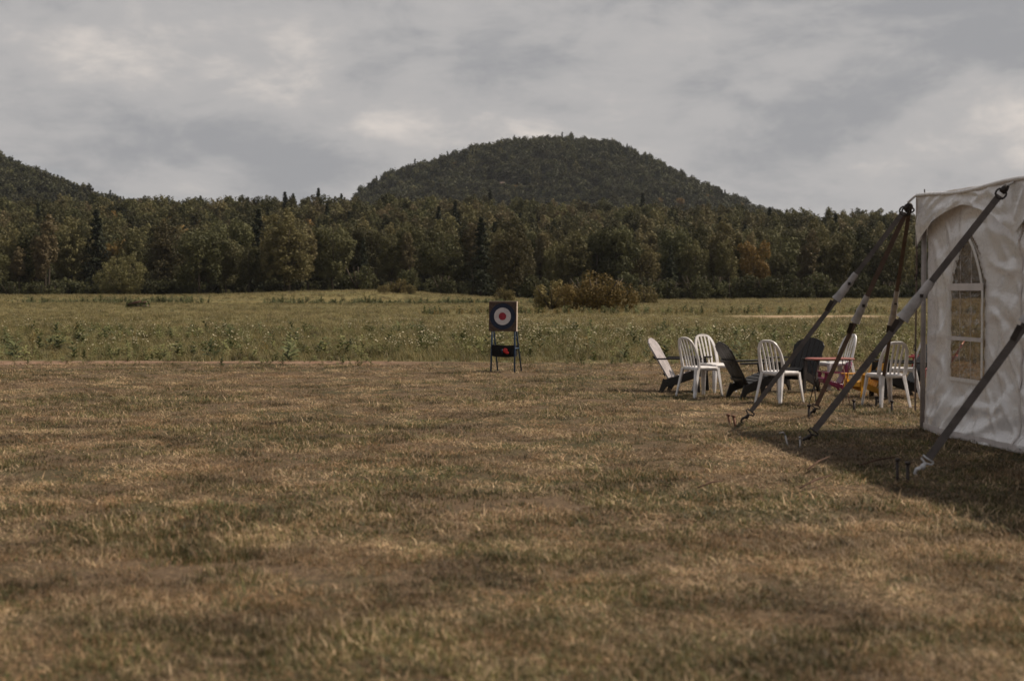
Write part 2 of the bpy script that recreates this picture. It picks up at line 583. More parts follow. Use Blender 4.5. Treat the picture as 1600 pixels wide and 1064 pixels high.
M['seam'] = mat('vinyl_seam', (0.56, 0.50, 0.47), 0.4, 0.4, var=.1)
M['twig'] = mat('twig', (0.10, 0.062, 0.045), 0.9, 0.1, var=.3)
M['log'] = mat('log', (0.30, 0.235, 0.18), 0.9, 0.1, var=.3, scale=4)
M['rock'] = mat('rock', (0.17, 0.125, 0.105), 0.9, 0.1, var=.3, scale=.2)


def vinyl_mat(name, col, trans):
    m = bpy.data.materials.new(name)
    m.use_nodes = True
    w = NT(m.node_tree)
    tc = w.n('ShaderNodeTexCoord').outputs['Object']
    a = w.noise(w.mapping(tc, (1, 1.6, 2.4)), 2.2, 5, 0.6, 0.8)
    b = w.noise(tc, 14, 4, 0.6, 0.4)
    dirt = w.noise(w.mapping(tc, (1, 1, .5)), 1.7, 6, 0.65)
    c = w.mix(w.math('MULTIPLY', w.ramp(dirt, 0.42, 0.75), 0.45), col, tuple(q * k for q, k in zip(col, (0.78, 0.74, 0.70))))
    p = w.n('ShaderNodeBsdfPrincipled')
    w.put(p.inputs['Base Color'], c)
    w.put(p.inputs['Roughness'], w.math('ADD', w.math('MULTIPLY', b, 0.16), 0.20))
    p.inputs['Specular IOR Level'].default_value = 0.7
    p.inputs['Coat Weight'].default_value = 0.6
    p.inputs['Coat Roughness'].default_value = 0.16
    bp = w.n('ShaderNodeBump')
    bp.inputs['Strength'].default_value = 0.20
    bp.inputs['Distance'].default_value = 0.05
    rg = w.n('ShaderNodeTexNoise', noise_type='RIDGED_MULTIFRACTAL')
    w.put(rg.inputs['Vector'], w.mapping(tc, (1, 1.2, 1.5), rot=(0, .5, 0)))
    rg.inputs['Scale'].default_value = 1.9
    rg.inputs['Detail'].default_value = 3
    rg.inputs['Distortion'].default_value = .6
    w.put(bp.inputs['Height'], w.math('ADD', w.math('MULTIPLY', rg.outputs[0], .42), w.math('ADD', a, w.math('MULTIPLY', b, 0.10))))
    w.put(p.inputs['Normal'], bp.outputs[0])
    t = w.n('ShaderNodeBsdfTranslucent')
    w.put(t.inputs[0], tuple(q * k for q, k in zip(col, (1, .93, .85))))
    mx = w.n('ShaderNodeMixShader')
    mx.inputs[0].default_value = trans
    w.put(mx.inputs[1], p.outputs[0])
    w.put(mx.inputs[2], t.outputs[0])
    o = w.n('ShaderNodeOutputMaterial')
    w.put(o.inputs[0], mx.outputs[0])
    return m


def pane_mat():
    m = bpy.data.materials.new('clear_vinyl')
    m.use_nodes = True
    w = NT(m.node_tree)
    tc = w.n('ShaderNodeTexCoord').outputs['Object']
    a = w.noise(w.mapping(tc, (1, 5.5, 1.6), rot=(0.6, 0, 0)), 2.5, 4, 0.6, 0.9)
    tr = w.n('ShaderNodeBsdfTransparent')
    tr.inputs[0].default_value = (0.50, 0.41, 0.32, 1)
    g = w.n('ShaderNodeBsdfGlossy')
    g.inputs['Roughness'].default_value = 0.16
    g.inputs[0].default_value = (0.9, 0.88, 0.86, 1)
    bp = w.n('ShaderNodeBump')
    bp.inputs['Strength'].default_value = 1.0
    bp.inputs['Distance'].default_value = 0.12
    w.put(bp.inputs['Height'], a)
    w.put(g.inputs['Normal'], bp.outputs[0])
    fr = w.n('ShaderNodeFresnel')
    fr.inputs[0].default_value = 1.42
    w.put(fr.inputs['Normal'], bp.outputs[0])
    mx = w.n('ShaderNodeMixShader')
    w.put(mx.inputs[0], w.math('MINIMUM', w.math('MULTIPLY', fr.outputs[0], 1.0), 0.75))
    df = w.n('ShaderNodeBsdfDiffuse')
    df.inputs[0].default_value = (0.42, 0.33, 0.25, 1)
    m2 = w.n('ShaderNodeMixShader')
    m2.inputs[0].default_value = 0.22
    w.put(m2.inputs[1], tr.outputs[0])
    w.put(m2.inputs[2], df.outputs[0])
    w.put(mx.inputs[1], m2.outputs[0])
    w.put(mx.inputs[2], g.outputs[0])
    o = w.n('ShaderNodeOutputMaterial')
    w.put(o.inputs[0], mx.outputs[0])
    return m


M['vinyl'] = vinyl_mat('white_vinyl', (0.72, 0.685, 0.665), 0.06)
M['pane'] = pane_mat()


# ------------------------------------------------------------------ terrain
def H(x, y):
    x, y = np.asarray(x, float), np.asarray(y, float)
    left = sstep(-x, -15, 25)
    h = 0.75 * left * sstep(y, 175, 230)
    h = h + 0.5 * sstep(y, 60, 120) * (vnoise(x, y, 28, 3) - 0.5) * 0.6
    h = h - 0.55 * np.exp(-((y - 188 - 4 * (vnoise(x, y, 40, 5) - .5)) / 3.0) ** 2) * (0.4 + left)
    h = h + 1.0 * np.exp(-((x + 27) / 17.0) ** 2) * sstep(y, 180, 240)
    h = h + .05 * np.exp(-((y - 30.9 - .5 * (vnoise(x, y * 0, 3, 6) - .5)) / .35) ** 2) * sstep(-x, -1, 3)
    rise = 23.0 - 4.5 * sstep(x, 0, 130)
    h = h + rise * sstep(y, 335, 600) + 8 * sstep(y, 650, 1300)
    return h


def hill_front(x):
    """ridge height of the wooded hill"""
    px = [-330, -190, -163, -150, -108, -68, -34, 0, 30, 68, 101, 135, 175, 216, 256, 297, 340, 420, 520]
    pz = [0, 30, 82, 97, 116, 131, 143, 147, 148, 148, 145, 133, 114, 91, 73, 58, 44, 30, 15]
    return np.interp(x, px, pz)


def hill_left(x):
    px = [-900, -700, -560, -470, -396, -366, -332, -296, -247, -200, -150]
    pz = [190, 170, 132, 108, 91, 80, 67, 58, 52, 46, 20]
    return np.interp(x, px, pz)


def Hfront(x, y):
    b = np.exp(-np.abs((np.asarray(y) - 1500) / 250.0) ** 2.2)
    n = (vnoise(x, y, 60, 8) - .5) * 10 + (vnoise(x, y, 25, 9) - .5) * 4
    return (hill_front(x) * .985 + n) * b


def Hleft(x, y):
    b = np.exp(-np.abs((np.asarray(y) - 1100) / 230.0) ** 2.2)
    return (hill_left(x) + (vnoise(x, y, 55, 18) - .5) * 9) * b


def grid_mesh(name, xs, ys, fn):
    X, Y = np.meshgrid(xs, ys)
    Z = fn(X, Y)
    V = np.stack([X, Y, Z], -1).reshape(-1, 3)
    nx, ny = len(xs), len(ys)
    i = np.arange((ny - 1) * (nx - 1))
    r, c = i // (nx - 1), i % (nx - 1)
    a = r * nx + c
    return np_mesh(name, V, np.stack([a, a + 1, a + nx + 1, a + nx], 1), True)


def axis(parts):
    out = []
    for a, b, st in parts:
        out += list(np.arange(a, b, st))
    return np.array(out + [parts[-1][1]], float)


gx = axis([(-2200, -400, 100), (-400, -120, 10), (-120, 120, 3), (120, 400, 10), (400, 2200, 100)])
gy = axis([(-400, -20, 40), (-20, 28, 4), (28, 34, .15), (34, 60, 2), (60, 160, 3), (160, 300, 1.5), (300, 640, 10), (640, 3200, 80)])
g_o = new_obj('ground', grid_mesh('ground', gx, gy, H), M['ground'])
tag(g_o, 'wide flat field of dry mown grass turning to green meadow towards the woods', 'ground', kind='structure')

h_o = new_obj('hill', grid_mesh('hill', np.arange(-340, 540, 10.0), np.arange(1000, 2000, 20.0), lambda x, y: np.maximum(Hfront(x, y), H(x, y) - 4)), M['hill'])
tag(h_o, 'round wooded hill standing alone behind the forest', 'hill', kind='structure')
h2_o = new_obj('hill', grid_mesh('hill', np.arange(-900, -120, 10.0), np.arange(700, 1600, 20.0), lambda x, y: np.maximum(Hleft(x, y), H(x, y) - 4)), M['hill'])
tag(h2_o, 'wooded hillside sloping down to the treeline from beyond the edge', 'hill', kind='structure')


# ------------------------------------------------------------------ foliage generators
def leaf_quads(P, N, size, aspect=0.62, rs=None):
    """rhombic leaves at P with normals N"""
    rs = rs or rng
    n = len(P)
    N = N / np.maximum(np.linalg.norm(N, axis=1, keepdims=True), 1e-6)
    a = rs.normal(size=(n, 3))
    T = np.cross(N, a)
    T /= np.maximum(np.linalg.norm(T, axis=1, keepdims=True), 1e-6)
    B = np.cross(N, T)
    s = (size * rs.uniform(0.65, 1.35, n))[:, None]
    bend = N * s * 0.12
    V = np.stack([P - T * s * .5, P - B * s * aspect * .5 + bend, P + T * s * .5, P + B * s * aspect * .5 + bend], 1).reshape(-1, 3)
    Fc = np.arange(4 * n).reshape(n, 4)
    return V, Fc


def crown_points(ells, n, rs, shell=0.72):
    """points and normals on a set of ellipsoids (c, r) — mostly near the surface"""
    areas = np.array([(r[0] * r[2]) for c, r in ells])
    ks = rs.choice(len(ells), n, p=areas / areas.sum())
    C = np.array([c for c, r in ells])[ks]
    Rr = np.array([r for c, r in ells])[ks]
    d = rs.normal(size=(n, 3))
    d /= np.linalg.norm(d, axis=1, keepdims=True)
    rad = shell + (1.06 - shell) * rs.random(n) ** 0.6
    P = C + d * Rr * rad[:, None]
    N = d / Rr
    N /= np.linalg.norm(N, axis=1, keepdims=True)
    N = N * 1.0 + rs.normal(size=(n, 3)) * 0.38
    return P, N, ks


def crown_mesh(name, ells, n, size, seed, clumps=True, floor=0.05):
    rs = np.random.default_rng(seed)
    # break every ellipsoid into leafy clumps so that the outline is uneven
    sub = []
    for c, r in ells:
        c, r = np.array(c, float), np.array(r, float)
        m = max(6, int(9 + 5 * r[2] / r[0])) if clumps else 0
        for _ in range(m):
            d = rs.normal(size=3)
            d /= np.linalg.norm(d)
            k = rs.uniform(.30, .50)
            rr = min(r) * k
            sub.append((c + d * (r - rr * .55) * rs.uniform(.75, 1.0), np.array([rr, rr, rr * rs.uniform(.8, 1.5)])))
        if not clumps:
            sub.append((c, r))
    P, N, ks = crown_points(sub, n, rs, 0.55)
    keep = P[:, 2] > floor
    P, N, ks = P[keep], N[keep], ks[keep]
    V, Fc = leaf_quads(P, N, size, rs=rs)
    me = np_mesh(name, V, Fc)
    big = vnoise(P[:, 0] + P[:, 1] * .37, P[:, 2], 1.6, seed)
    t = np.clip(0.18 * rs.random(len(P)) + 0.52 * rs.random(len(sub))[ks] + 0.35 * big - .04, 0, 1)
    at = me.attributes.new('tint', 'FLOAT', 'FACE')
    at.data.foreach_set('value', t.astype(np.float32))
    return me


def poplar_ells(h, w, rs):
    e = []
    n = rs.integers(6, 9)
    for i in range(n):
        a = 2 * math.pi * i / n + rs.uniform(-.3, .3)
        rad = w * rs.uniform(.16, .30)
        top = h * rs.uniform(.74, .97)
        bot = h * rs.uniform(.08, .24)
        e.append(((rad * math.cos(a), rad * math.sin(a), (top + bot) / 2), (w * rs.uniform(.15, .22), w * rs.uniform(.15, .22), (top - bot) / 2)))
    e.append(((0, 0, h * .56), (w * .22, w * .22, h * .44)))
    return e


def maple_ells(h, w, rs):
    e = [((0, 0, h * .56), (w * .36, w * .36, h * .36))]
    for i in range(9):
        a = rs.uniform(0, 2 * math.pi)
        z = h * rs.uniform(.28, .82)
        k = math.sin(math.pi * min(1, max(0, (z / h - .1) / .95))) ** .7
        rad = w * .30 * k
        e.append(((rad * math.cos(a), rad * math.sin(a), z), (w * rs.uniform(.15, .23), w * rs.uniform(.15, .23), h * rs.uniform(.11, .17))))
    return e


def aspen_ells(h, w, rs):
    e = []
    for i in range(4):
        a = rs.uniform(0, 2 * math.pi)
        rad = w * rs.uniform(0, .25)
        top, bot = h * rs.uniform(.7, 1.0), h * rs.uniform(.12, .4)
        e.append(((rad * math.cos(a), rad * math.sin(a), (top + bot) / 2), (w * .22, w * .22, (top - bot) / 2)))
    return e


def conifer_mesh(name, h, w, n, size, seed):
    rs = np.random.default_rng(seed)
    nb = int(h * 4.2)
    P, N = [], []
    per = max(3, n // nb)
    for b in range(nb):
        t = (b + rs.random()) / nb
        z = h * (.06 + .93 * t)
        L = w * .5 * (1 - t) ** .85 * rs.uniform(.65, 1.1) + .15
        a = b * 2.4 + rs.uniform(-.4, .4)
        s = rs.random(per) ** .8
        p = np.stack([np.cos(a) * L * s, np.sin(a) * L * s, z - .28 * L * s + .1 * L * s * s], 1) + rs.normal(size=(per, 3)) * (.10 + .07 * L)
        P.append(p)
        N.append(np.stack([np.cos(a) * np.ones(per) * .5, np.sin(a) * np.ones(per) * .5, np.ones(per)], 1) + rs.normal(size=(per, 3)) * .6)
    P, N = np.concatenate(P), np.concatenate(N)
    P[:, 2] = np.maximum(P[:, 2], .1)
    V, Fc = leaf_quads(P, N, size, .5, rs)
    me = np_mesh(name, V, Fc)
    at = me.attributes.new('tint', 'FLOAT', 'FACE')
    at.data.foreach_set('value', rs.random(len(P)).astype(np.float32))
    return me


def trunk_mesh(name, h, ells, r0, seed, limbs=True):
    rs = np.random.default_rng(seed)
    mb = MB()
    top = h * .82
    pts = [(rs.normal() * .012 * h * (k > 0), rs.normal() * .012 * h * (k > 0), top * k / 5 - (.15 if k == 0 else 0)) for k in range(6)]
    mb.tube(pts, [r0 * (1.25 if k == 0 else 1 - .15 * k) for k in range(6)], 7)
    if limbs:
        for c, r in ells[:8]:
            z0 = max(h * .1, c[2] - r[2] * .9)
            mb.tube([(0, 0, min(z0, top * .8)), (c[0] * .6, c[1] * .6, (z0 + c[2]) / 2), (c[0], c[1], c[2] + r[2] * .4)], [r0 * .42, r0 * .3, r0 * .1], 5)
    return mb.mesh(name, True)


PROTO = {}


def make_tree(kind, name, h, w, n, size, seed, matk):
    """an Empty with trunk and crown; kept as the first of its kind until it is placed"""
    rs = np.random.default_rng(seed)
    root = thing(name, 'tree', 'tree')
    if kind == 'conifer':
        tm = trunk_mesh('trunk', h, [], h * .012, seed, False)
        cm = conifer_mesh('crown', h, w, n, size, seed)
    else:
        ells = {'poplar': poplar_ells, 'maple': maple_ells, 'aspen': aspen_ells}[kind](h, w, rs)
        tm = trunk_mesh('trunk', h, ells, h * .013, seed)
        cm = crown_mesh('crown', ells, n, size, seed)
    new_obj('trunk', tm, M['bark'], root)
    new_obj('crown', cm, M[matk], root)
    root['_h'] = h
    return root


def make_bush(name, h, w, n, size, seed, matk, ball=False):
    rs = np.random.default_rng(seed)
    root = thing(name, 'bush', 'bush')
    if ball:
        ells = []
        for i in range(100):
            d = rs.normal(size=3)
            d /= np.linalg.norm(d)
            q = rs.uniform(.80, .92) if i > 12 else rs.uniform(.3, .6)
            r_ = h * rs.uniform(.075, .125) * (1.8 if i <= 12 else 1)
            ells.append(((d[0] * w * .47 * q, d[1] * w * .47 * q, h * .47 + d[2] * h * .49 * q), (r_, r_, r_ * rs.uniform(.9, 1.3))))
        cm = crown_mesh('foliage', ells, n, size, seed, floor=.05)
    else:
        ells = []
        for i in range(8):
            a, q = rs.uniform(0, 2 * math.pi), rs.uniform(.1, .36)
            hh = h * rs.uniform(.45, .98) * (1.15 - q)
            ells.append(((w * q * math.cos(a), w * q * math.sin(a), hh * .5), (w * rs.uniform(.15, .24), w * rs.uniform(.15, .24), hh * .52)))
        if name == 'sumac_bush':
            ells = [((.3, 0, h * .46), (w * .27, w * .27, h * .5))] + [((w * q * .8, -.3, h * k), (w * .20, w * .2, h * .30)) for q, k in ((-.42, .28), (-.25, .36), (.42, .27), (.1, .34))]
        cm = crown_mesh('foliage', ells, n, size, seed, floor=.04)
    mb = MB()
    for i in range(6):
        a = i * 1.05 + rs.uniform(-.2, .2)
        mb.tube([(0, 0, -.1), (.18 * w * math.cos(a), .18 * w * math.sin(a), h * .4), (.30 * w * math.cos(a), .30 * w * math.sin(a), h * .72)], [.02 * w, .012 * w, .005 * w], 5)
    new_obj('stem', mb.mesh('stem', True), M['bark'], root)
    new_obj('foliage', cm, M[matk], root)
    root['_h'] = h
    return root


first_use = set()


def place(proto, x, y, h, rz, label, cat, group=None, name=None, wide=1.0):
    if proto.name not in first_use:
        first_use.add(proto.name)
        o = proto
    else:
        o = copy_tree(proto)
    k = h / proto['_h']
    o.location = (x, y, float(H(x, y)) - .05)
    o.rotation_euler = (0, 0, rz)
    o.scale = (k * wide, k * wide, k)
    tag(o, label, cat, group)
    return o


POP = [make_tree('poplar', 'poplar_tree', 17, 9, 8500, .40, 100 + i, 'poplar') for i in range(4)]
MAP = [make_tree('maple', 'broadleaf_tree', 14, 10, 8000, .41, 200 + i, 'maple') for i in range(4)]
CON = [make_tree('conifer', 'conifer_tree', 16, 6.5, 6000, .42, 300 + i, 'conifer') for i in range(3)]
ASP = [make_tree('aspen', 'slender_tree', 15, 5.5, 3600, .38, 400 + i, 'aspen') for i in range(3)]
AUT = make_tree('maple', 'autumn_tree', 15, 8, 4200, .46, 500, 'autumn')
BSH = [make_bush('dark_bush', 5, 6.5, 2600, .36, 600 + i, 'bush') for i in range(4)]
BALL = make_bush('round_bush', 8.4, 12, 15000, .29, 650, 'poplar', True)
SUM = make_bush('sumac_bush', 3.3, 6.6, 7500, .17, 660, 'sumac')
SUM2 = make_bush('field_bush', 3.0, 4.2, 3600, .18, 661, 'paleshrub')
PAL = [make_bush('pale_shrub', 2.2, 3.2, 1400, .2, 670 + i, 'paleshrub') for i in range(2)]


# landmarks along the treeline, by photo column, that the labels refer to
MARKS = [(190, 'the round bush'), (452, 'the great dark poplar'), (620, 'the pale shrubs'), (785, 'the archery target'), (930, 'the orange sumac'), (1178, 'the orange autumn tree'), (1380, 'the tent guy straps')]
ORD = ['', 'second ', 'third ', 'fourth ', 'fifth ', 'sixth ', 'seventh ', 'eighth ', 'ninth ', 'tenth ', 'eleventh ', 'twelfth ']
WORDS = {'poplar': ('poplar with feathery upright boughs', 'poplar'), 'maple': ('rounded dark green broadleaf tree', 'tree'), 'conifer': ('dark pointed conifer', 'conifer'), 'aspen': ('slim pale tree with sparse leaves', 'tree')}
ROWS = {1: 'at the front edge of the wood', 2: 'just behind the front trees', 3: 'in the tall rear rank'}
pend = []


def forest_row(row, y0, y1, step, hlo, hhi, kinds):
    x = -0.40 * y0
    while x < 0.345 * y1:
        y = random.uniform(y0, y1)
        if row < 3 and (-93 < x < -66):
            x += step
            continue
        k = random.choices(list(kinds), list(kinds.values()))[0]
        h = random.uniform(hlo, hhi) * (1.0 if k != 'conifer' else 1.02)
        pend.append((row, x, y, k, h))
        x += step * random.uniform(.65, 1.35)


forest_row(1, 286, 297, 5.6, 10, 16.5, {'poplar': 3, 'maple': 4, 'aspen': 2.4, 'conifer': .45})
forest_row(2, 301, 314, 5.4, 14.0, 18.8, {'poplar': 5, 'maple': 3, 'aspen': 1.6, 'conifer': .45})
forest_row(3, 319, 338, 5.6, 15.5, 20.0, {'poplar': 5, 'maple': 3, 'aspen': 1, 'conifer': .3})


def place_forest():
    pools = {'poplar': POP, 'maple': MAP, 'conifer': CON, 'aspen': ASP}
    by = {}
    for it in pend:
        row, x, y, k, h = it
        u = 800 + F * x / y
        mk = min(MARKS, key=lambda q: abs(q[0] - u))
        if u > 1445:
            mk = (1445, 'the white tent')
        side = 'towards the tent from ' if u > mk[0] else 'on the far side of '
        if mk[1] == 'the white tent':
            side = 'beyond '
        elif u <= mk[0]:
            side = 'away from the tent past '
        by.setdefault((row, k, mk[1], side), []).append((abs(u - mk[0]), it))
    for (row, k, mk, side), L in by.items():
        L.sort(key=lambda q: q[0])
        for i, (_, (_, x, y, _, h)) in enumerate(L):
            txt = f"{ORD[min(i, 11)]}{WORDS[k][0]} {side}{mk}, {ROWS[row]}"
            txt = txt.replace('rounded dark green broadleaf tree', 'dark round broadleaf').replace('slim pale tree with sparse leaves', 'slim pale tree').replace('poplar with feathery upright boughs', 'feathery poplar').replace('dark pointed conifer', 'pointed conifer')
            txt = txt.replace('towards the tent from', 'tentward of').replace('away from the tent past', 'beyond')
            txt = txt.replace('just behind the front trees', 'in the second rank').replace('at the front edge of the wood', 'at the wood edge')
            place(random.choice(pools[k]), x, y, h, random.uniform(0, 6.28), txt, WORDS[k][1], 'trees standing along the edge of the wood', wide=random.uniform(.9, 1.25))


place_forest()
# particular trees and bushes
def ux(u, y):
    return (u - 800) / F * y


place(BALL, ux(191, 284), 284, 8.2, .4, 'big ball shaped green bush alone before the dark trees', 'bush')
place(POP[0], ux(452, 283), 283, 17.2, 1.2, 'great dark poplar reaching the ground, broadest at the meadow edge', 'poplar', 'trees standing along the edge of the wood', wide=1.35)
place(CON[0], ux(752, 270), 270, 15.2, 1.0, 'tall dense conifer above the archery target, the slimmer of two', 'conifer', 'trees standing along the edge of the wood', wide=1.15)
place(POP[1], ux(800, 262), 262, 14.5, 2.0, 'tall broad poplar standing out directly behind the archery target', 'poplar', 'trees standing along the edge of the wood', wide=1.1)
place(AUT, ux(1178, 284), 284, 13.2, .3, 'orange tinted autumn tree among the green ones', 'tree')
place(SUM, ux(932, 113), 113, 3.6, .3, 'wide rusty orange sumac bush out in the meadow', 'bush')
place(SUM2, ux(862, 118), 118, 2.7, 1.3, 'olive green bush touching the orange sumac in the meadow', 'bush', wide=1.15)
place(PAL[0], ux(620, 230), 230, 2.9, .3, 'tallest pale shrub of the clump where the meadow dips', 'shrub', 'pale shrubs at the meadow edge')
place(PAL[1], ux(600, 226), 226, 1.6, 1.3, 'small low pale shrub, farther from the target in the clump', 'shrub', 'pale shrubs at the meadow edge')
place(PAL[1], ux(642, 228), 228, 1.9, 2.3, 'rounded pale shrub, closer to the target in the clump', 'shrub', 'pale shrubs at the meadow edge')
place(PAL[0], ux(1010, 190), 190, 3.2, 2.0, 'sprawling pale shrub just behind the orange sumac', 'shrub')
place(PAL[1], ux(786, 200), 200, 2.4, 4.0, 'pale shrub peeping over the top of the archery target', 'shrub')
hedge = [(14, 3.0, 'lowest dark bush at the very end of the treeline'), (54, 2.7, 'low dark bush between its neighbours near the ball shaped bush'), (78, 2.5, 'low dark bush standing closest to the ball shaped bush')]
for i, (u, h, lb) in enumerate(hedge):
    place(BSH[i], ux(u, 279), 279, h, i * 1.3, lb, 'bush', 'dark bushes along the foot of the wood', wide=1.35)
bush_u = [560, 640, 690, 835, 905, 985, 1015, 1045, 1085, 1110, 1140, 1172, 1200, 1228, 1252, 1280, 1305, 1330, 1352, 1378, 1405, 1432]
refs = {560: 'dark shaded bush under the trees beyond the pale shrubs', 640: 'large leafy bush rising above the pale shrubs', 690: 'dark bush between the pale shrubs and the archery target', 835: 'dark bush between the archery target and the sumac',
        905: 'dark bush rising directly behind the orange sumac'}
n_b = 0
for u in bush_u:
    if u in refs:
        lb = refs[u]
    else:
        n_b += 1
        tail = ['last', 'second last', 'third last', 'fourth last', 'fifth last', 'sixth last', 'seventh last', 'eighth last']
        lb = f"{ORD[n_b - 1] or 'first '}dark bush in the row running from the orange sumac to the tent" if n_b <= 9 else f"{tail[17 - n_b]} dark bush before the tent in the row under the trees"
    y = random.uniform(272, 281) if u > 950 else random.uniform(262, 280)
    place(random.choice(BSH), ux(u, y), y, random.uniform(4.0, 6.4) if u > 950 else random.uniform(4.5, 7), random.uniform(0, 6), lb, 'bush', 'dark bushes along the foot of the wood', wide=random.uniform(.9, 1.2))
for grp in (POP, MAP, CON, ASP, BSH, PAL):
    for o in grp:
        if o.name not in first_use:
            bpy.data.objects.remove(o)


# ------------------------------------------------------------------ scattered masses
def scatter(name, P, rot, scl, pick, protos, label, cat):
    """one object whose points carry small meshes (uncountable stuff)"""
    coll = bpy.data.collections.new(name + '_kinds')
    for i, (me, mats) in enumerate(protos):
        for m in mats:
            me.materials.append(m)
        coll.objects.link(bpy.data.objects.new(f'{name}_{i:02d}', me))
    me = bpy.data.meshes.new(name)
    n = len(P)
    me.vertices.add(n)
    me.vertices.foreach_set('co', np.ascontiguousarray(P, np.float32).ravel())
    for nm, typ, key, arr in (('rot', 'FLOAT_VECTOR', 'vector', rot), ('scl', 'FLOAT_VECTOR', 'vector', scl), ('pick', 'INT', 'value', pick)):
        a = me.attributes.new(nm, typ, 'POINT')
        a.data.foreach_set(key, np.ascontiguousarray(arr, np.int32 if typ == 'INT' else np.float32).ravel())
    me.update()
    o = new_obj(name, me)
    tag(o, label, cat, kind='stuff')
    ng = bpy.data.node_groups.new(name, 'GeometryNodeTree')
    ng.interface.new_socket('Geometry', in_out='INPUT', socket_type='NodeSocketGeometry')
    ng.interface.new_socket('Geometry', in_out='OUTPUT', socket_type='NodeSocketGeometry')
    N, L = ng.nodes, ng.links
    gi, go = N.new('NodeGroupInput'), N.new('NodeGroupOutput')
    ci = N.new('GeometryNodeCollectionInfo')
    ci.inputs[0].default_value = coll
    ci.inputs[1].default_value = True
    ci.inputs[2].default_value = True
    ip = N.new('GeometryNodeInstanceOnPoints')
    ip.inputs['Pick Instance'].default_value = True

    def attr(nm, typ):
        q = N.new('GeometryNodeInputNamedAttribute')
        q.data_type = typ
        q.inputs[0].default_value = nm
        return q.outputs[0]
    L.new(gi.outputs[0], ip.inputs['Points'])
    L.new(ci.outputs[0], ip.inputs['Instance'])
    L.new(attr('pick', 'INT'), ip.inputs['Instance Index'])
    e2r = N.new('FunctionNodeEulerToRotation')
    L.new(attr('rot', 'FLOAT_VECTOR'), e2r.inputs[0])
    L.new(e2r.outputs[0], ip.inputs['Rotation'])
    L.new(attr('scl', 'FLOAT_VECTOR'), ip.inputs['Scale'])
    L.new(ip.outputs[0], go.inputs[0])
    md = o.modifiers.new('scatter', 'NODES')
    md.node_group = ng
    return o


def zrot(n, tilt=0.0):
    return np.stack([rng.normal(size=n) * tilt, rng.normal(size=n) * tilt, rng.uniform(0, 6.2832, n)], 1)


def uscale(n, a, b):
    s = rng.uniform(a, b, n)
    return np.stack([s, s, s], 1)


def far_tree(name, kind, h, w, n, size, seed):
    rs = np.random.default_rng(seed)
    if kind == 'conifer':
        return conifer_mesh(name, h, w, n, size, seed)
    ells = {'poplar': poplar_ells, 'maple': maple_ells}[kind](h, w, rs)
    ells = [((c[0], c[1], c[2] * .98), r) for c, r in ells]
    return crown_mesh(name, ells, n, size, seed)


def tree_points(x0, x1, y0, y1, step, zfn):
    xs, ys = np.meshgrid(np.arange(x0, x1, step), np.arange(y0, y1, step))
    xs = xs.ravel() + rng.uniform(-.45, .45, xs.size) * step
    ys = ys.ravel() + rng.uniform(-.45, .45, ys.size) * step
    return np.stack([xs, ys, zfn(xs, ys)], 1)


mids = [(far_tree('t', 'poplar', 17, 8.5, 2600, .64, 701), [M['poplar']]), (far_tree('t', 'maple', 15, 10, 2600, .64, 702), [M['maple']]), (far_tree('t', 'maple', 16, 9, 2500, .64, 703), [M['aspen']]),
        (far_tree('t', 'conifer', 18, 6, 1200, .8, 704), [M['conifer']]), (far_tree('t', 'poplar', 18, 8, 2500, .64, 705), [M['maple']]), (far_tree('t', 'maple', 14, 9, 1300, .8, 706), [M['autumn']])]
Pm = tree_points(-360, 330, 345, 700, 6.5, H)
Pm = Pm[np.abs(Pm[:, 0]) < .47 * Pm[:, 1]]
n = len(Pm)
pk = rng.choice(6, n, p=[.35, .35, .12, .015, .14, .025])
s = uscale(n, .72, 1.12)
scatter('forest', Pm, zrot(n, .03), s, pk, mids, 'unbroken mass of mixed woodland rising behind the front trees', 'forest')

ub = [(crown_mesh('u', [((rs_.uniform(-1.2, 1.2), rs_.uniform(-1.2, 1.2), rs_.uniform(.7, 1.3)), (1.1, 1.1, rs_.uniform(.9, 1.5))) for _ in range(4)], 900, .40, 720 + i, floor=0), [M['bush'] if i < 2 else M['maple']]) for i, rs_ in enumerate([np.random.default_rng(9), np.random.default_rng(10), np.random.default_rng(12)])]
Pu = np.concatenate([tree_points(20, 114, 288, 302, 3.6, H), tree_points(-130, 20, 297, 303, 4.5, H), tree_points(-150, 130, 302, 342, 6.0, H)])
n = len(Pu)
scatter('undergrowth', Pu, zrot(n, .05), uscale(n, .5, 1.5), rng.choice(3, n, p=[.45, .45, .1]), ub, 'dark tangled undergrowth filling the foot of the wood', 'undergrowth')

fars = [(far_tree('t', 'maple', 15, 13, 700, 1.5, 711), [M['hilltree']]), (far_tree('t', 'maple', 14, 12, 700, 1.5, 712), [M['hilltree']]), (far_tree('t', 'conifer', 15, 6, 380, 1.2, 713), [M['conifer']]),
        (far_tree('t', 'poplar', 16, 10, 650, 1.5, 714), [M['maple']]), (far_tree('t', 'maple', 13, 10, 600, 1.6, 715), [M['autumn']])]
Pf = tree_points(-335, 530, 1130, 1600, 8.2, lambda x, y: np.maximum(Hfront(x, y), H(x, y)) - .5)
Pf = Pf[(Pf[:, 1] < 1540)]
scar = (np.abs(Pf[:, 0] + 12) < 14) & (np.abs(Pf[:, 1] - 1345) < 14)
Pf = Pf[~scar]
n = len(Pf)
scatter('hill_forest', Pf, zrot(n, .03), uscale(n, .75, 1.25), rng.choice(5, n, p=[.46, .26, .14, .13, .01]), fars, 'dense trees covering the round hill from foot to top', 'forest')

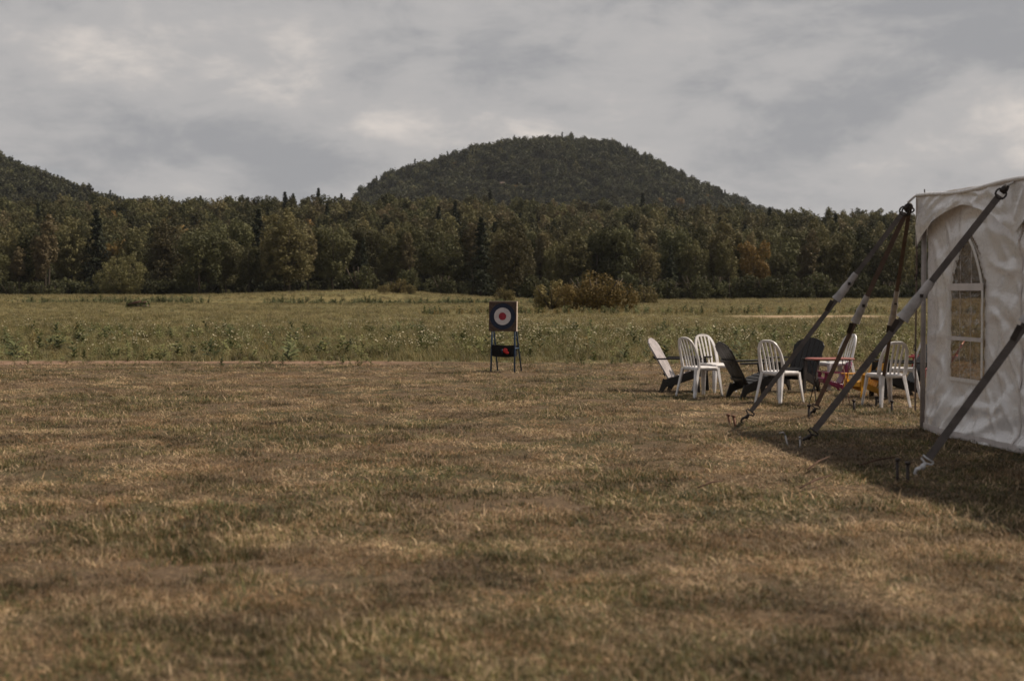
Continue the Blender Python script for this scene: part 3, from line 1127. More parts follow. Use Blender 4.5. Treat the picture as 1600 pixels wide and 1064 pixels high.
fars2 = [(me.copy(), mats) for me, mats in fars]
for me, _ in fars2:
    me.materials.clear()
Pl = tree_points(-720, -130, 820, 1140, 8.0, lambda x, y: np.maximum(Hleft(x, y), H(x, y)) - .5)
Pl = Pl[Pl[:, 0] > -.47 * Pl[:, 1]]
n = len(Pl)
scatter('hillside_forest', Pl, zrot(n, .03), uscale(n, .75, 1.2), rng.choice(5, n, p=[.46, .26, .14, .13, .01]), fars2, 'dense trees covering the long hillside beyond the treeline', 'forest')


# ------------------------------------------------------------------ grass
def tuft(name, nb, rad, hlo, hhi, wid, seed, green_share, lean=.5, segs=2):
    """a tuft of bent blades; material 0 straw, 1 green"""
    rs = np.random.default_rng(seed)
    V, Fc, T, MI = [], [], [], []
    for b in range(nb):
        a, q = rs.uniform(0, 6.283), rad * math.sqrt(rs.random())
        base = np.array([q * math.cos(a), q * math.sin(a), -.006])
        d = rs.uniform(0, 6.283)
        dv = np.array([math.cos(d), math.sin(d), 0])
        sv = np.array([-dv[1], dv[0], 0])
        h = rs.uniform(hlo, hhi)
        ln = h * lean * rs.uniform(.1, 1.6)
        w = wid * rs.uniform(.6, 1.3)
        i0 = len(V)
        for k in range(segs + 1):
            t = k / segs
            c = base + dv * ln * t * t + np.array([0, 0, h * (t - .25 * t * t * lean)])
            ww = w * (1 - t * .92) / 2
            V.append(c - sv * ww)
            V.append(c + sv * ww)
        tt = rs.random()
        g = int(rs.random() < green_share)
        for k in range(segs):
            Fc.append((i0 + 2 * k, i0 + 2 * k + 1, i0 + 2 * k + 3, i0 + 2 * k + 2))
            T.append(tt)
            MI.append(g)
    me = np_mesh(name, np.array(V), np.array(Fc))
    at = me.attributes.new('tint', 'FLOAT', 'FACE')
    at.data.foreach_set('value', np.array(T, np.float32))
    me.polygons.foreach_set('material_index', np.array(MI, np.int32))
    return me


def frustum_points(n, y0, y1, k=.43, pad=2.0, power=1.0):
    """points over the strip of field in front of the camera, denser towards y0 for power > 1"""
    t = rng.random(int(n))
    y = y0 + (y1 - y0) * t ** power
    x = (rng.random(int(n)) * 2 - 1) * (k * y + pad)
    return x, y


def patchy(x, y):
    """how green the lawn is, 0..1"""
    g = .28 * vnoise(x, y, 2.6, 31) + .34 * vnoise(x, y, .9, 32) + .38 * vnoise(x, y, .33, 33)
    for xc, am in ((-2.75, .13), (-1.0, .08), (-6.3, .09), (-7.9, .07), (3.6, .05)):
        xx = xc + .35 * np.sin(y / 8.5 + xc)
        g = g - am * np.exp(-((x - xx) / .26) ** 2) * sstep(vnoise(x, y, 2.2, 44), .25, .6)
    return g - .10 * sstep(np.abs(vnoise(x, y * .35, 6, 35) - .5), .18, 0.02)


lawn_protos = []
for i in range(4):
    lawn_protos.append((tuft('g', 36, .085, .018, .052, .0050, 800 + i, .14, 1.15), [M['straw'], M['green']]))
for i in range(4):
    lawn_protos.append((tuft('g', 40, .080, .020, .062, .0052, 820 + i, .70, .85), [M['straw'], M['green']]))
x1, y1 = frustum_points(15000, 3.6, 9.0, .45, 1.6)
x2, y2 = frustum_points(30000, 9.0, 33.0, .43, 2.5, 1.15)
X, Y = np.concatenate([x1, x2]), np.concatenate([y1, y2])
wob = vnoise(X, Y * 0, 1.4, 36) * 1.4 + vnoise(X, Y, .5, 37) * .8
ok = Y < 30.3 + wob - .4 * sstep(-X, -1, 3) + rng.random(len(X)) ** 2 * 2.0
X, Y = X[ok], Y[ok]
n = len(X)
gr = patchy(X, Y) + rng.normal(size=n) * .085 + .115 * (1 - sstep(Y, 4.5, 11.5)) - .035 * sstep(Y, 10, 17) + .06 * sstep(Y, 22, 29)
isg = gr > .478
pk = np.where(isg, 4 + rng.integers(0, 4, n), rng.integers(0, 4, n))
hs = np.where(isg, .90, .78) * rng.uniform(.7, 1.3, n) * (.55 + 1.0 * vnoise(X, Y, .8, 40))
ws = rng.uniform(.85, 1.25, n) * np.where(Y > 9, 1.45, 1.0)
bare = vnoise(X, Y, 1.3, 47) + .25 * rng.random(n)
kp = bare < 1.02
P = np.stack([X, Y, np.zeros(n)], 1)[kp]
scatter('grass', P, zrot(n, .12)[kp], np.stack([ws, ws, hs], 1)[kp], pk[kp], lawn_protos, 'short dry mown lawn of straw and green blades in patches', 'grass')

# meadow grass from the mown edge out to the woods
mead = [(tuft('m', 30, .16, .12, .34, .010, 840 + i, .75, .6), [M['meadow_straw'], M['meadow_blade']]) for i in range(3)]
mead += [(tuft('m', 26, .18, .10, .24, .011, 850 + i, .55, .7), [M['meadow_straw'], M['meadow_blade']]) for i in range(2)]
xa, ya = frustum_points(16000, 30.8, 62, .42, 4)
xb, yb = frustum_points(30000, 60, 283, .42, 6, 1.35)
X, Y = np.concatenate([xa, xb]), np.concatenate([ya, yb])
ok = Y > 30.4 + vnoise(X, Y * 0, 1.4, 36) * 1.4 + vnoise(X, Y, .5, 37) * .8 - rng.random(len(X)) ** 2 * 1.2
X, Y = X[ok], Y[ok]
n = len(X)
ys = Y - .12 * X
onsoil = (np.abs(ys - 84) < 4) & (X > 13) & (X < 23)
X, Y = X[~onsoil], Y[~onsoil]
n = len(X)
sc_ = rng.uniform(.7, 1.15, n) * np.where(Y > 62, 1.5 + 1.3 * sstep(Y, 110, 240), 1.0) * (.7 + .6 * vnoise(X, Y, 5, 50)) * (.5 + .5 * sstep(Y, 30.5, 34.5))
zz = np.where(Y > 62, .55, .85 - .25 * sstep(Y, 31, 33.5) + .25)
scatter('meadow_grass', np.stack([X, Y, H(X, Y)], 1), zrot(n, .12), np.stack([sc_ * 1.2, sc_ * 1.2, sc_ * zz], 1), np.where(.5 * vnoise(X, Y, 7, 51) + .5 * vnoise(X * .22, Y, 5, 52) + rng.normal(size=n) * .10 > .46, rng.integers(0, 3, n), rng.integers(3, 5, n)), mead,
        'uncut green and straw meadow grass from the mown edge to the woods', 'grass')


def weed_mesh(name, nl, h, ll, seed, droop=.5, wide=.32):
    """a leafy stalk with long arching leaves"""
    rs = np.random.default_rng(seed)
    V, Fc, T = [], [], []
    for b in range(nl):
        t = b / nl
        z0 = h * (.05 + .75 * t) * rs.uniform(.8, 1.1)
        a = b * 2.4 + rs.uniform(-.5, .5)
        d = np.array([math.cos(a), math.sin(a), 0])
        sv = np.array([-d[1], d[0], 0])
        L = ll * rs.uniform(.6, 1.2) * (1.1 - .5 * t)
        i0 = len(V)
        for k, (q, wv) in enumerate(((0, .25), (.35, 1), (.7, .75), (1, .05))):
            c = np.array([0, 0, z0]) + d * L * q * .8 + np.array([0, 0, L * (.75 * q - droop * 1.3 * q * q)])
            V.append(c - sv * L * wide * wv / 2)
            V.append(c + sv * L * wide * wv / 2)
        for k in range(3):
            Fc.append((i0 + 2 * k, i0 + 2 * k + 1, i0 + 2 * k + 3, i0 + 2 * k + 2))
            T.append(rs.random() * .7 + .3 * t)
    me = np_mesh(name, np.array(V), np.array(Fc))
    at = me.attributes.new('tint', 'FLOAT', 'FACE')
    at.data.foreach_set('value', np.array(T, np.float32))
    return me


weeds = [(weed_mesh('w', 16, .40, .30, 900 + i), [M['weed']]) for i in range(3)] + [(weed_mesh('w', 18, .55, .36, 910 + i, .4), [M['weeddark']]) for i in range(2)] + [(weed_mesh('w', 22, .5, .2, 915, .3, .2), [M['goldweed']])]
xa, ya = frustum_points(2600, 31.6, 57, .42, 4)
dens = vnoise(xa, ya, 3.5, 61) * .6 + vnoise(xa, ya, 1.2, 62) * .4
k = dens > .40
xa, ya = xa[k], ya[k]
xe = rng.uniform(-17, 17, 420)
ye = 30.6 + rng.normal(size=420) * .55
ke = vnoise(xe, ye * 0, 2.2, 66) + rng.random(420) * .4 > .62
xa, ya = np.concatenate([xa, xe[ke]]), np.concatenate([ya, ye[ke]])
nedge = int(ke.sum())
xb = rng.uniform(-6, 44, 700)
yb = 95 + .12 * xb + rng.normal(size=700) * 2.2
xc = rng.uniform(-85, 4, 1800)
yc = 188 + rng.normal(size=1800) * 2.2
kc = vnoise(xc, yc * 0, 9, 64) + rng.random(1800) * .3 > .50
xc, yc = xc[kc], yc[kc]
X, Y = np.concatenate([xa, xb, xc]), np.concatenate([ya, yb, yc])
n = len(X)
pk = rng.choice(6, n, p=[.26, .25, .25, .11, .10, .03])
pk[len(xa):len(xa) + len(xb)] = rng.choice([5, 3, 2], len(xb), p=[.5, .3, .2])
pk[len(xa) + len(xb):] = rng.choice([3, 4, 5], len(xc), p=[.5, .46, .04])
s = uscale(n, .45, 1.0)
s[len(xa) - nedge:len(xa)] *= .45
s[len(xa):len(xa) + len(xb)] *= 1.3
s[len(xa) + len(xb):] *= 2.1
scatter('weeds', np.stack([X, Y, H(X, Y)], 1), zrot(n, .15), s, pk, weeds, 'leafy weeds growing through the green belt of the meadow', 'weeds')


def flower_mesh(name, seed):
    rs = np.random.default_rng(seed)
    mb = MB()
    fl = MB()
    for i in range(5):
        a, q = rs.uniform(0, 6.28), rs.uniform(.02, .22)
        x, y, h = q * math.cos(a), q * math.sin(a), rs.uniform(.25, .52)
        mb.tube([(x * .5, y * .5, 0), (x, y, h)], .003, 3, False)
        r = rs.uniform(.010, .026)
        n = 6
        tl = rs.uniform(-.6, .6)
        fl.add([(x, y, h + .012)] + [(x + r * math.cos(k * 6.283 / n), y + r * math.sin(k * 6.283 / n), h + tl * r * math.cos(k * 6.283 / n)) for k in range(n)], [(0, 1 + k, 1 + (k + 1) % n) for k in range(n)])
    nf = len(mb.f)
    mb.add(fl.v, fl.f)
    me = mb.mesh(name)
    me.polygons.foreach_set('material_index', [0] * nf + [1] * (len(me.polygons) - nf))
    at = me.attributes.new('tint', 'FLOAT', 'FACE')
    at.data.foreach_set('value', np.full(len(me.polygons), .5, np.float32))
    return me


xa, ya = frustum_points(1700, 32.0, 62, .42, 4, 1.1)
k = (vnoise(xa, ya, 4.5, 71) * .6 + vnoise(xa, ya, 1.5, 72) * .4 + .12 * sstep(xa, -6, 4)) > .50
xa, ya = xa[k], ya[k]
n = len(xa)
scatter('wild_flowers', np.stack([xa, ya, H(xa, ya)], 1), zrot(n, .15), uscale(n, .7, 1.3), rng.integers(0, 3, n), [(flower_mesh('f', 950 + i), [M['weed'], M['petal']]) for i in range(3)],
        'small cream white wild flowers scattered through the green belt', 'flowers')


# ------------------------------------------------------------------ tent
CORNER = Vector((4.66, 16.12, 0))
A = Vector((0.115, -1, 0)).normalized()       # along the wall, towards the camera
B = Vector((-A.y, A.x, 0))                    # into the tent
LEN, WID, EAVE = 7.05, 9.0, 2.62
BAY = LEN / 3
tent = thing('party_tent', 'white vinyl party tent with arched side window and guyed poles', 'tent', CORNER, math.atan2(A.y, A.x))
# local axes: x along the wall, y into the tent (B is A turned by +90 degrees)


win_c, win_w, win_b, win_t = BAY * .50, .82, .62, 2.14


def wrinkle(s, z):
    o = .024 * mnoise.noise(Vector((s * .9, z * 1.1, 1.3)))
    r = 1 - abs(mnoise.noise(Vector((s * .8 + z * .9, z * 2.6 - s * .5, 4.2))))
    o += .016 * max(0, r - .72) / .28
    r2 = 1 - abs(mnoise.noise(Vector((s * 1.4 - z * 1.0, z * 1.8 + s * .9, 9.1))))
    o += .022 * max(0, r2 - .80) / .20
    r4 = 1 - abs(mnoise.noise(Vector(((s + z) * .33, (z - s) * 2.1 + 3, 5.5))))
    o += .022 * max(0, r4 - .78) / .22
    r5 = 1 - abs(mnoise.noise(Vector(((s - z) * .4 + 7, (z * .8 + s) * 2.3, 8.5))))
    o += .016 * max(0, r5 - .80) / .20
    # horizontal folds that slump near the foot
    lo = max(0, 1 - z / .65)
    r3 = 1 - abs(mnoise.noise(Vector((s * .7, z * 4.2 + .5 * math.sin(s * 1.7), 2.2))))
    o += .075 * lo * max(0, r3 - .45) / .55
    o += .05 * lo * lo
    o *= min(1, .25 + s * 1.6) if s < .5 else 1
    q = abs((s % BAY) - win_c)
    fl = max(0, 1 - max(0, q - win_w / 2) / .22) * max(0, 1 - max(0, win_b - z, z - win_t) / .22)
    o = o * (1 - .88 * fl) + .03 * fl
    return o




def arch(t):
    return max(0.0, 1 - min(1, max(0, t)) ** 1.45) ** .70


def in_window(s, z):
    q = (s % BAY) - win_c
    if s > LEN - .05 or not (win_b <= z <= win_t) or abs(q) > win_w / 2:
        return False
    spring = 1.52
    if z <= spring:
        return True
    return abs(q) < win_w / 2 * arch((z - spring) / (win_t - spring))


ns, nz_ = 300, 104
vs, fs = [], []
for i in range(ns + 1):
    for j in range(nz_ + 1):
        s_, z_ = LEN * i / ns, (EAVE - .05) * j / nz_
        vs.append((max(s_, .055 - .10 * max(0, 1 - z_ / .7)), -wrinkle(s_, z_) + .03, z_ - .015))
for i in range(ns):
    for j in range(nz_):
        if in_window(LEN * (i + .5) / ns, (EAVE - .05) * (j + .5) / nz_):
            continue
        a = i * (nz_ + 1) + j
        fs.append((a, a + nz_ + 1, a + nz_ + 2, a + 1))
mb = MB()
mb.add(vs, fs)
mb.build('side_wall', M['vinyl'], tent, True)

for b in range(3):
    wroot = bpy.data.objects.new('window', None)
    COL.objects.link(wroot)
    wroot.parent = tent
    wroot.location = (b * BAY + win_c, 0, 0)
    off = b * BAY + win_c
    # clear pane, finely gridded so that it ripples
    mb = MB()
    nn, mm = 26, 60
    vs = [((win_w * 1.02) * (i / nn - .5), -wrinkle(off + win_w * (i / nn - .5), win_b - .02 + (win_t - win_b + .04) * j / mm) * .6 + .02 + .006 * math.sin(j * .8 + i * .9), win_b - .02 + (win_t - win_b + .04) * j / mm) for i in range(nn + 1) for j in range(mm + 1)]
    fs = []
    for i in range(nn):
        for j in range(mm):
            q, z_ = win_w * ((i + .5) / nn - .5), win_b + (win_t - win_b) * (j + .5) / mm
            if z_ < 1.52 or abs(q) < win_w / 2 * arch((z_ - 1.52) / (win_t - 1.52)) + .03:
                a = i * (mm + 1) + j
                fs.append((a, a + mm + 1, a + mm + 2, a + 1))
    mb.add(vs, fs)
    mb.build('pane', M['pane'], wroot, True)
    # white welded bars and border
    for z_, hh in ((1.60, .075), (1.055, .042)):
        mb = MB()
        k = 14
        pts = [(win_w * 1.04 * (i / k - .5), -wrinkle(off + win_w * (i / k - .5), z_) - .004, z_) for i in range(k + 1)]
        mb.ribbon(pts, [(0, 0, 1)] * (k + 1), hh, .008)
        mb.build('bar', M['seam'], wroot)
    for q in (-.13, .13):  # broken white strips drawn in as glints on the pane's folds
        mb = MB()
        k = 34
        zt = 1.52 + (win_t - 1.52) * (1 - (abs(q) / (win_w / 2)) ** 1.5) ** .8
        pts = [(q + .008 * math.sin(i * 1.9) + .006 * math.sin(i * .8), -wrinkle(off + q, win_b + (zt - win_b) * i / k) * .8 - .002, win_b + (zt - win_b) * i / k) for i in range(k + 1)]
        mb.ribbon(pts, [(1, 0, 0)] * (k + 1), [.002 + .011 * max(0, math.sin(i * 1.3 + q * 9) * math.sin(i * .47 + q * 20)) for i in range(k + 1)], .003)
        mb.build('fold_glint', M['seam'], wroot)
    mb = MB()
    out = [(-win_w / 2, win_b)] + [(-win_w / 2, win_b + (1.52 - win_b) * i / 10) for i in range(1, 11)]
    for i in range(1, 14):
        t = i / 13
        z_ = 1.52 + (win_t - 1.52) * t
        out.append((-win_w / 2 * arch(t), z_))
    out += [(-x_, z_) for x_, z_ in out[::-1][1:]]
    out.append(out[0])
    cx_ = (0, 1.3)
    pts = [(x_, -wrinkle(off + x_, z_) - .003, z_) for x_, z_ in out]
    sides = []
    for i in range(len(pts)):
        d = Vector(pts[min(i + 1, len(pts) - 1)]) - Vector(pts[max(i - 1, 0)])
        sides.append(Vector((d.z, 0, -d.x)) if d.length > 0 else Vector((1, 0, 0)))
    mb.ribbon(pts, sides, .040, .005)
    mb.build('border', M['vinyl'], wroot)

# welded seams and the bottom hem
for s_ in (BAY, 2 * BAY):
    mb = MB()
    pts = [(s_, -wrinkle(s_, z_) + .026, z_) for z_ in np.linspace(.02, EAVE - .1, 60)]
    mb.ribbon(pts, [(1, 0, 0)] * 60, .035, .004)
    mb.build('seam', M['seam'], tent)
mb = MB()
pts = [(s_, -wrinkle(s_, .05) + .026, .045) for s_ in np.linspace(.06, LEN - .02, 160)]
mb.ribbon(pts, [(0, 0, 1)] * 160, .06, .005)
mb.build('hem', M['seam'], tent)

# valance with deep points at the poles
mb = MB()
nv, mv = 210, 10
vs, fs = [], []
for i in range(nv + 1):
    s_ = LEN * i / nv
    q = (s_ % BAY) / BAY if i < nv else 1.0
    e = abs(2 * q - 1)
    drop = .17 + .40 * (1 - math.sqrt(max(0, 1 - e ** 1.35))) ** .62 * (e ** .6)
    for j in range(mv + 1):
        t = j / mv
        z_ = EAVE + .01 - drop * t
        y_ = -.075 - .015 * t - .018 * mnoise.noise(Vector((s_ * 2.6, t * 1.4, 7))) * t - .02 * max(0, 1 - abs(mnoise.noise(Vector((s_ * 2.2 + t, t * 1.5, 3)))) * 5)
        vs.append((s_, y_, z_))
for i in range(nv):
    for j in range(mv):
        a = i * (mv + 1) + j
        fs.append((a, a + 1, a + mv + 2, a + mv + 1))
mb.add(vs, fs)
mb.build('valance', M['vinyl'], tent, True)
# the far-end valance, seen from inside and behind
mb = MB()
vs, fs = [], []
for i in range(121):
    t_ = WID * i / 120
    e = abs(2 * ((t_ % 2.25) / 2.25) - 1)
    drop = .17 + .40 * (1 - math.sqrt(max(0, 1 - e ** 1.35))) ** .62 * (e ** .6)
    for j in range(3):
        vs.append((-.07, t_ - .07, EAVE + .01 - drop * j / 2))
for i in range(120):
    for j in range(2):
        a = i * 3 + j
        fs.append((a, a + 1, a + 4, a + 3))
mb.add(vs, fs)
mb.build('valance', M['vinyl'], tent, True)
# roof
mb = MB()
nr, mr = 60, 70
vs, fs = [], []
for i in range(nr + 1):
    for j in range(mr + 1):
        s_, t_ = -.08 + (LEN + .16) * i / nr, -.08 + (WID + .16) * j / mr
        d = min(s_ + .08, LEN + .08 - s_, t_ + .08, WID + .08 - t_)
        z_ = EAVE + .02 + 1.75 * (d / (LEN / 2)) ** 1.75 - .05 * math.exp(-d * 3) * (math.sin(math.pi * ((s_ % BAY) / BAY)) ** 2)
        vs.append((s_, t_, z_))
for i in range(nr):
    for j in range(mr):
        a = i * (mr + 1) + j
        fs.append((a, a + mr + 1, a + mr + 2, a + 1))
mb.add(vs, fs)
mb.build('roof', M['vinyl'], tent, True)
mb = MB()
mb.tube([(LEN * i / 60, -.085, EAVE + .015 - .04 * math.sin(math.pi * ((i % 20) / 20)) ** 2) for i in range(61)], .022, 8)
mb.build('eave_rope', M['vinyl'], tent, True)
# side poles with pins
for s_, t_ in [(0.03, -.01), (BAY, .06), (2 * BAY, .06), (LEN, .06), (0, WID), (LEN, WID), (BAY, WID), (2 * BAY, WID), (0.0, WID / 2)]:
    mb = MB()
    mb.tube([(s_, t_, -.05), (s_, t_, EAVE)], .028, 10)
    po = mb.build('side_pole', M['pole'], tent, True)
    mb = MB()
    mb.tube([(s_, t_, EAVE), (s_, t_, EAVE + (.13 if s_ > .1 else .085))], .007, 6)
    if s_ > .1:
        mb.tube([(s_ - .04, t_, EAVE + .12), (s_ + .04, t_, EAVE + .12)], .011, 6)
        mb.ball((s_, t_, EAVE + .14), .016)
    mb.build('pin', M['dark_steel'], po)
# buckled lacing strap down the corner
mb = MB()
mb.ribbon([(-.02, -.075, 2.2), (-.02, -.075, 1.5), (-.015, -.08, 1.0), (-.02, -.075, .2)], [(1, 0, 0)] * 4, .035, .006)
ls = mb.build('lacing_strap', M['strap_brown'], tent)
for z_ in (1.72, 1.38, .92):
    mb = MB()
    mb.torus((-.02, -.085, z_), .03, .006, (0, 1, 0), 12, 5)
    mb.box((-.02, -.085, z_ - .035), (.05, .012, .018))
    mb.build('buckle', M['dark_steel'], ls)
for o in tent.children:
    if o.name.startswith('side_wall'):
        bpy.context.view_layer.update()


def tent_pt(s_, t_, z_):
    return CORNER + A * s_ + B * t_ + Vector((0, 0, z_))


# ------------------------------------------------------------------ guy straps and stakes
def guy(top, foot, c0, c1, label, strapmat, hook='dark', slack=.0, width=.054):
    top, foot = Vector(top), Vector(foot)
    root = thing('guy_strap', label, 'guy strap', foot, 0, 'guy straps of the tent')
    d = (top - foot)
    L = d.length
    dn = d.normalized()
    view = (foot + d * .5 - Vector((0, 0, EYE))).normalized()
    sd = Vector((0, 1, 0)) - dn * dn.y
    side = dn.cross(Vector((.25, 1, 0)).normalized()).normalized()
    # webbing lies flat towards the length of the wall

    def on(t):
        p = d * t
        p.z -= slack * math.sin(math.pi * t)
        return p
    k = 14
    t0 = .17 / L
    mb = MB()
    pts = [on(t0 + (1 - .10 / L - t0) * i / k) for i in range(k + 1)]
    mb.ribbon(pts, [side] * (k + 1), width, .012)
    web = mb.build('webbing', strapmat, root)
    mb = MB()     # stitched double layer
    pts = [on(t0 + .02 + i * .06) + side.cross(dn) * .010 for i in range(3)]
    mb.ribbon(pts, [side] * 3, width * .96, .007)
    mb.build('stitched_end', strapmat, web)
    # vinyl sleeve over the ratchet: a crumpled tapering tube
    mb = MB()
    k = 9
    vs, fs = [], []
    th = dn.cross(side)
    nn = 12
    for i in range(k + 1):
        t = (1 - c1) + (c1 - c0) * i / k
        c = on(t)
        w = width * .92 * (1.0 - .40 * i / k) * (1 + .16 * mnoise.noise(Vector((i * .9, L, 2))) + (.10 if i in (0, k) else 0)) + .004
        for j in range(nn):
            a = 2 * math.pi * j / nn
            rr = w * (1 + .22 * mnoise.noise(Vector((i * .8, j * .9, L))))
            vs.append(c + side * math.cos(a) * rr + th * math.sin(a) * rr * .62)
    for i in range(k):
        for j in range(nn):
            fs.append((i * nn + j, i * nn + (j + 1) % nn, (i + 1) * nn + (j + 1) % nn, (i + 1) * nn + j))
    mb.add(vs, fs)
    cv = mb.build('ratchet_cover', M['cover'], root, True)
    mb = MB()
    c = on((1 - c1) + (c1 - c0) * .62)
    mb.box(c + (Vector((0, -1, 0)) * width * .62), (.03, .02, .035))
    mb.build('snap', M['dark_steel'], cv)
    mb = MB()
    c = on(1 - c1 - .03 / L)
    mb.beam(c + side * .03, c + side * .03 - dn * .11 + Vector((0, 0, -.03)), .05, .012, side)
    mb.build('strap_tail', M['dark_steel'], root)
    # lower hook and shackle
    hm = M['white_hook'] if hook == 'white' else M['dark_steel']
    mb = MB()
    a = on(t0)
    mb.tube([a - side * .052, a - dn * .028 - side * .050, a - dn * .045, a - dn * .028 + side * .050, a + side * .052, a - side * .052], .009, 6)
    mb.tube([a - dn * .04, a - dn * .075, a - dn * .105 - side * .006], [.012, .024, .020], 8)
    mb.tube([a - dn * .095 + side * .004, a - dn * .13 + side * .028, a - dn * .165 + side * .022, a - dn * .175 - side * .012, a - dn * .155 - side * .03], [.018, .016, .013, .011, .007], 7)
    mb.build('hook', hm, root, True)
    # upper ring and hook to the pole top
    mb = MB()
    b = on(1 - .10 / L)
    mb.torus(b + dn * .02, .05, .010, th, 14, 6)
    mb.tube([b + dn * .03, b + dn * .08, b + dn * .12], [.030, .036, .022], 8)
    mb.build('top_hook', M['dark_steel'], root, True)
    return root


def tt(u, v, s_):
    """point beside the wall at length s_ whose photo pixel is u, v"""
    y = (CORNER + A * s_).y
    xc, yc = (u - 800) / F, (532 - v) / F
    dy = math.cos(PITCH) + yc * math.sin(PITCH)
    t = y / dy
    return Vector((xc * t, y, EYE + t * (-math.sin(PITCH) + yc * math.cos(PITCH))))


top0 = tent_pt(-.06, -.16, 2.53)
guy(top0, spot(1160, 660), .305, .425, 'grey strap from the tent corner staked farthest out from the tent', M['strap'])
guy(top0 + Vector((.015, .02, 0)), spot(1268, 650), .405, .53, 'brown strap from the tent corner staked beside the red topped table', M['strap_brown'])
guy(top0 + Vector((.03, .04, 0)), spot(1374, 631), .38, .55, 'thin brown strap from the tent corner staked behind the white chairs', M['strap_brown'], width=.044)
guy(tent_pt(BAY, -.16, 2.56), spot(1256, 693), .355, .50, 'dark strap crossing in front of the tent corner, staked between two hooked pegs', M['strap'], width=.066)
guy(tent_pt(2 * BAY, -.16, 2.56), spot(1432, 742), .345, .50, 'strap ending in a pale metal hook, low across the tent wall', M['strap'], 'white', width=.066)
guy(tent_pt(3 * BAY, -.16, 2.56), (3.75, 9.2, 0), .345, .50, 'strap at the near end of the tent, beyond the pale hooked one', M['strap'], 'white', width=.066)
for s_ in (0, BAY, 2 * BAY, LEN):
    mb = MB()
    p0, p1 = tent_pt(s_, -.03 if s_ == 0 else .05, EAVE + .02), tent_pt(s_ - (.06 if s_ == 0 else 0), -.17, 2.555)
    mb.tube([p0 - CORNER, (p0 + p1) / 2 - CORNER + Vector((0, 0, .03)), p1 - CORNER], .014, 7)
    o = mb.build('tie_rope', M['rope'], tent, True)
    o.matrix_parent_inverse = Matrix.Rotation(-math.atan2(A.y, A.x), 4, 'Z')


def stake(u, v, h, lean, label, m='dark_steel', hookd=False, r=.016):
    p = spot(u, v)
    o = thing('tent_stake', label, 'stake', p, 0, 'steel stakes holding the tent straps')
    mb = MB()
    mb.tube([(-lean * .1, 0, -.12), (0, 0, 0), (lean * h, 0, h)], r, 8)
    mb.build('rod', M[m], o, True)
    mb = MB()
    if hookd:
        mb.tube([(lean * h, 0, h), (lean * h - .02, 0, h + .03), (lean * h - .06, 0, h + .02)], r * .9, 7)
    else:
        mb.tube([(lean * h, 0, h - .012), (lean * h, 0, h + .010)], r * 1.55, 8)
    mb.build('head', M[m], o, True)
    return o


stake(1141, 664, .12, -.2, 'rusty stake farthest from the tent, outer of the pair at the grey strap', 'rust_wire')
stake(1149, 666, .12, -.2, 'rusty stake closer to the grey strap end, inner of the pair', 'rust_wire')
stake(1264, 654, .16, 0.0, 'dark upright stake where the brown strap ends by the table')
stake(1231, 697, .11, -.25, 'pale hooked stake beyond the dark strap end', 'steel', True, .009)
stake(1250, 699, .10, .0, 'pale stake right against the dark strap end', 'steel', False, .009)
stake(1402, 750, .17, 0.0, 'dark steel stake set apart from the pale hook', r=.013)
stake(1418, 754, .16, .0, 'dark steel stake touching the pale hook', r=.014)
stake(1335, 644, .15, -.06, 'short black stake near the yellow chair')
stake(1393, 645, .15, .03, 'short black stake among the white chair legs by the tent')
stake(1369, 634, .12, .03, 'dark stake at the foot of the thin brown strap')


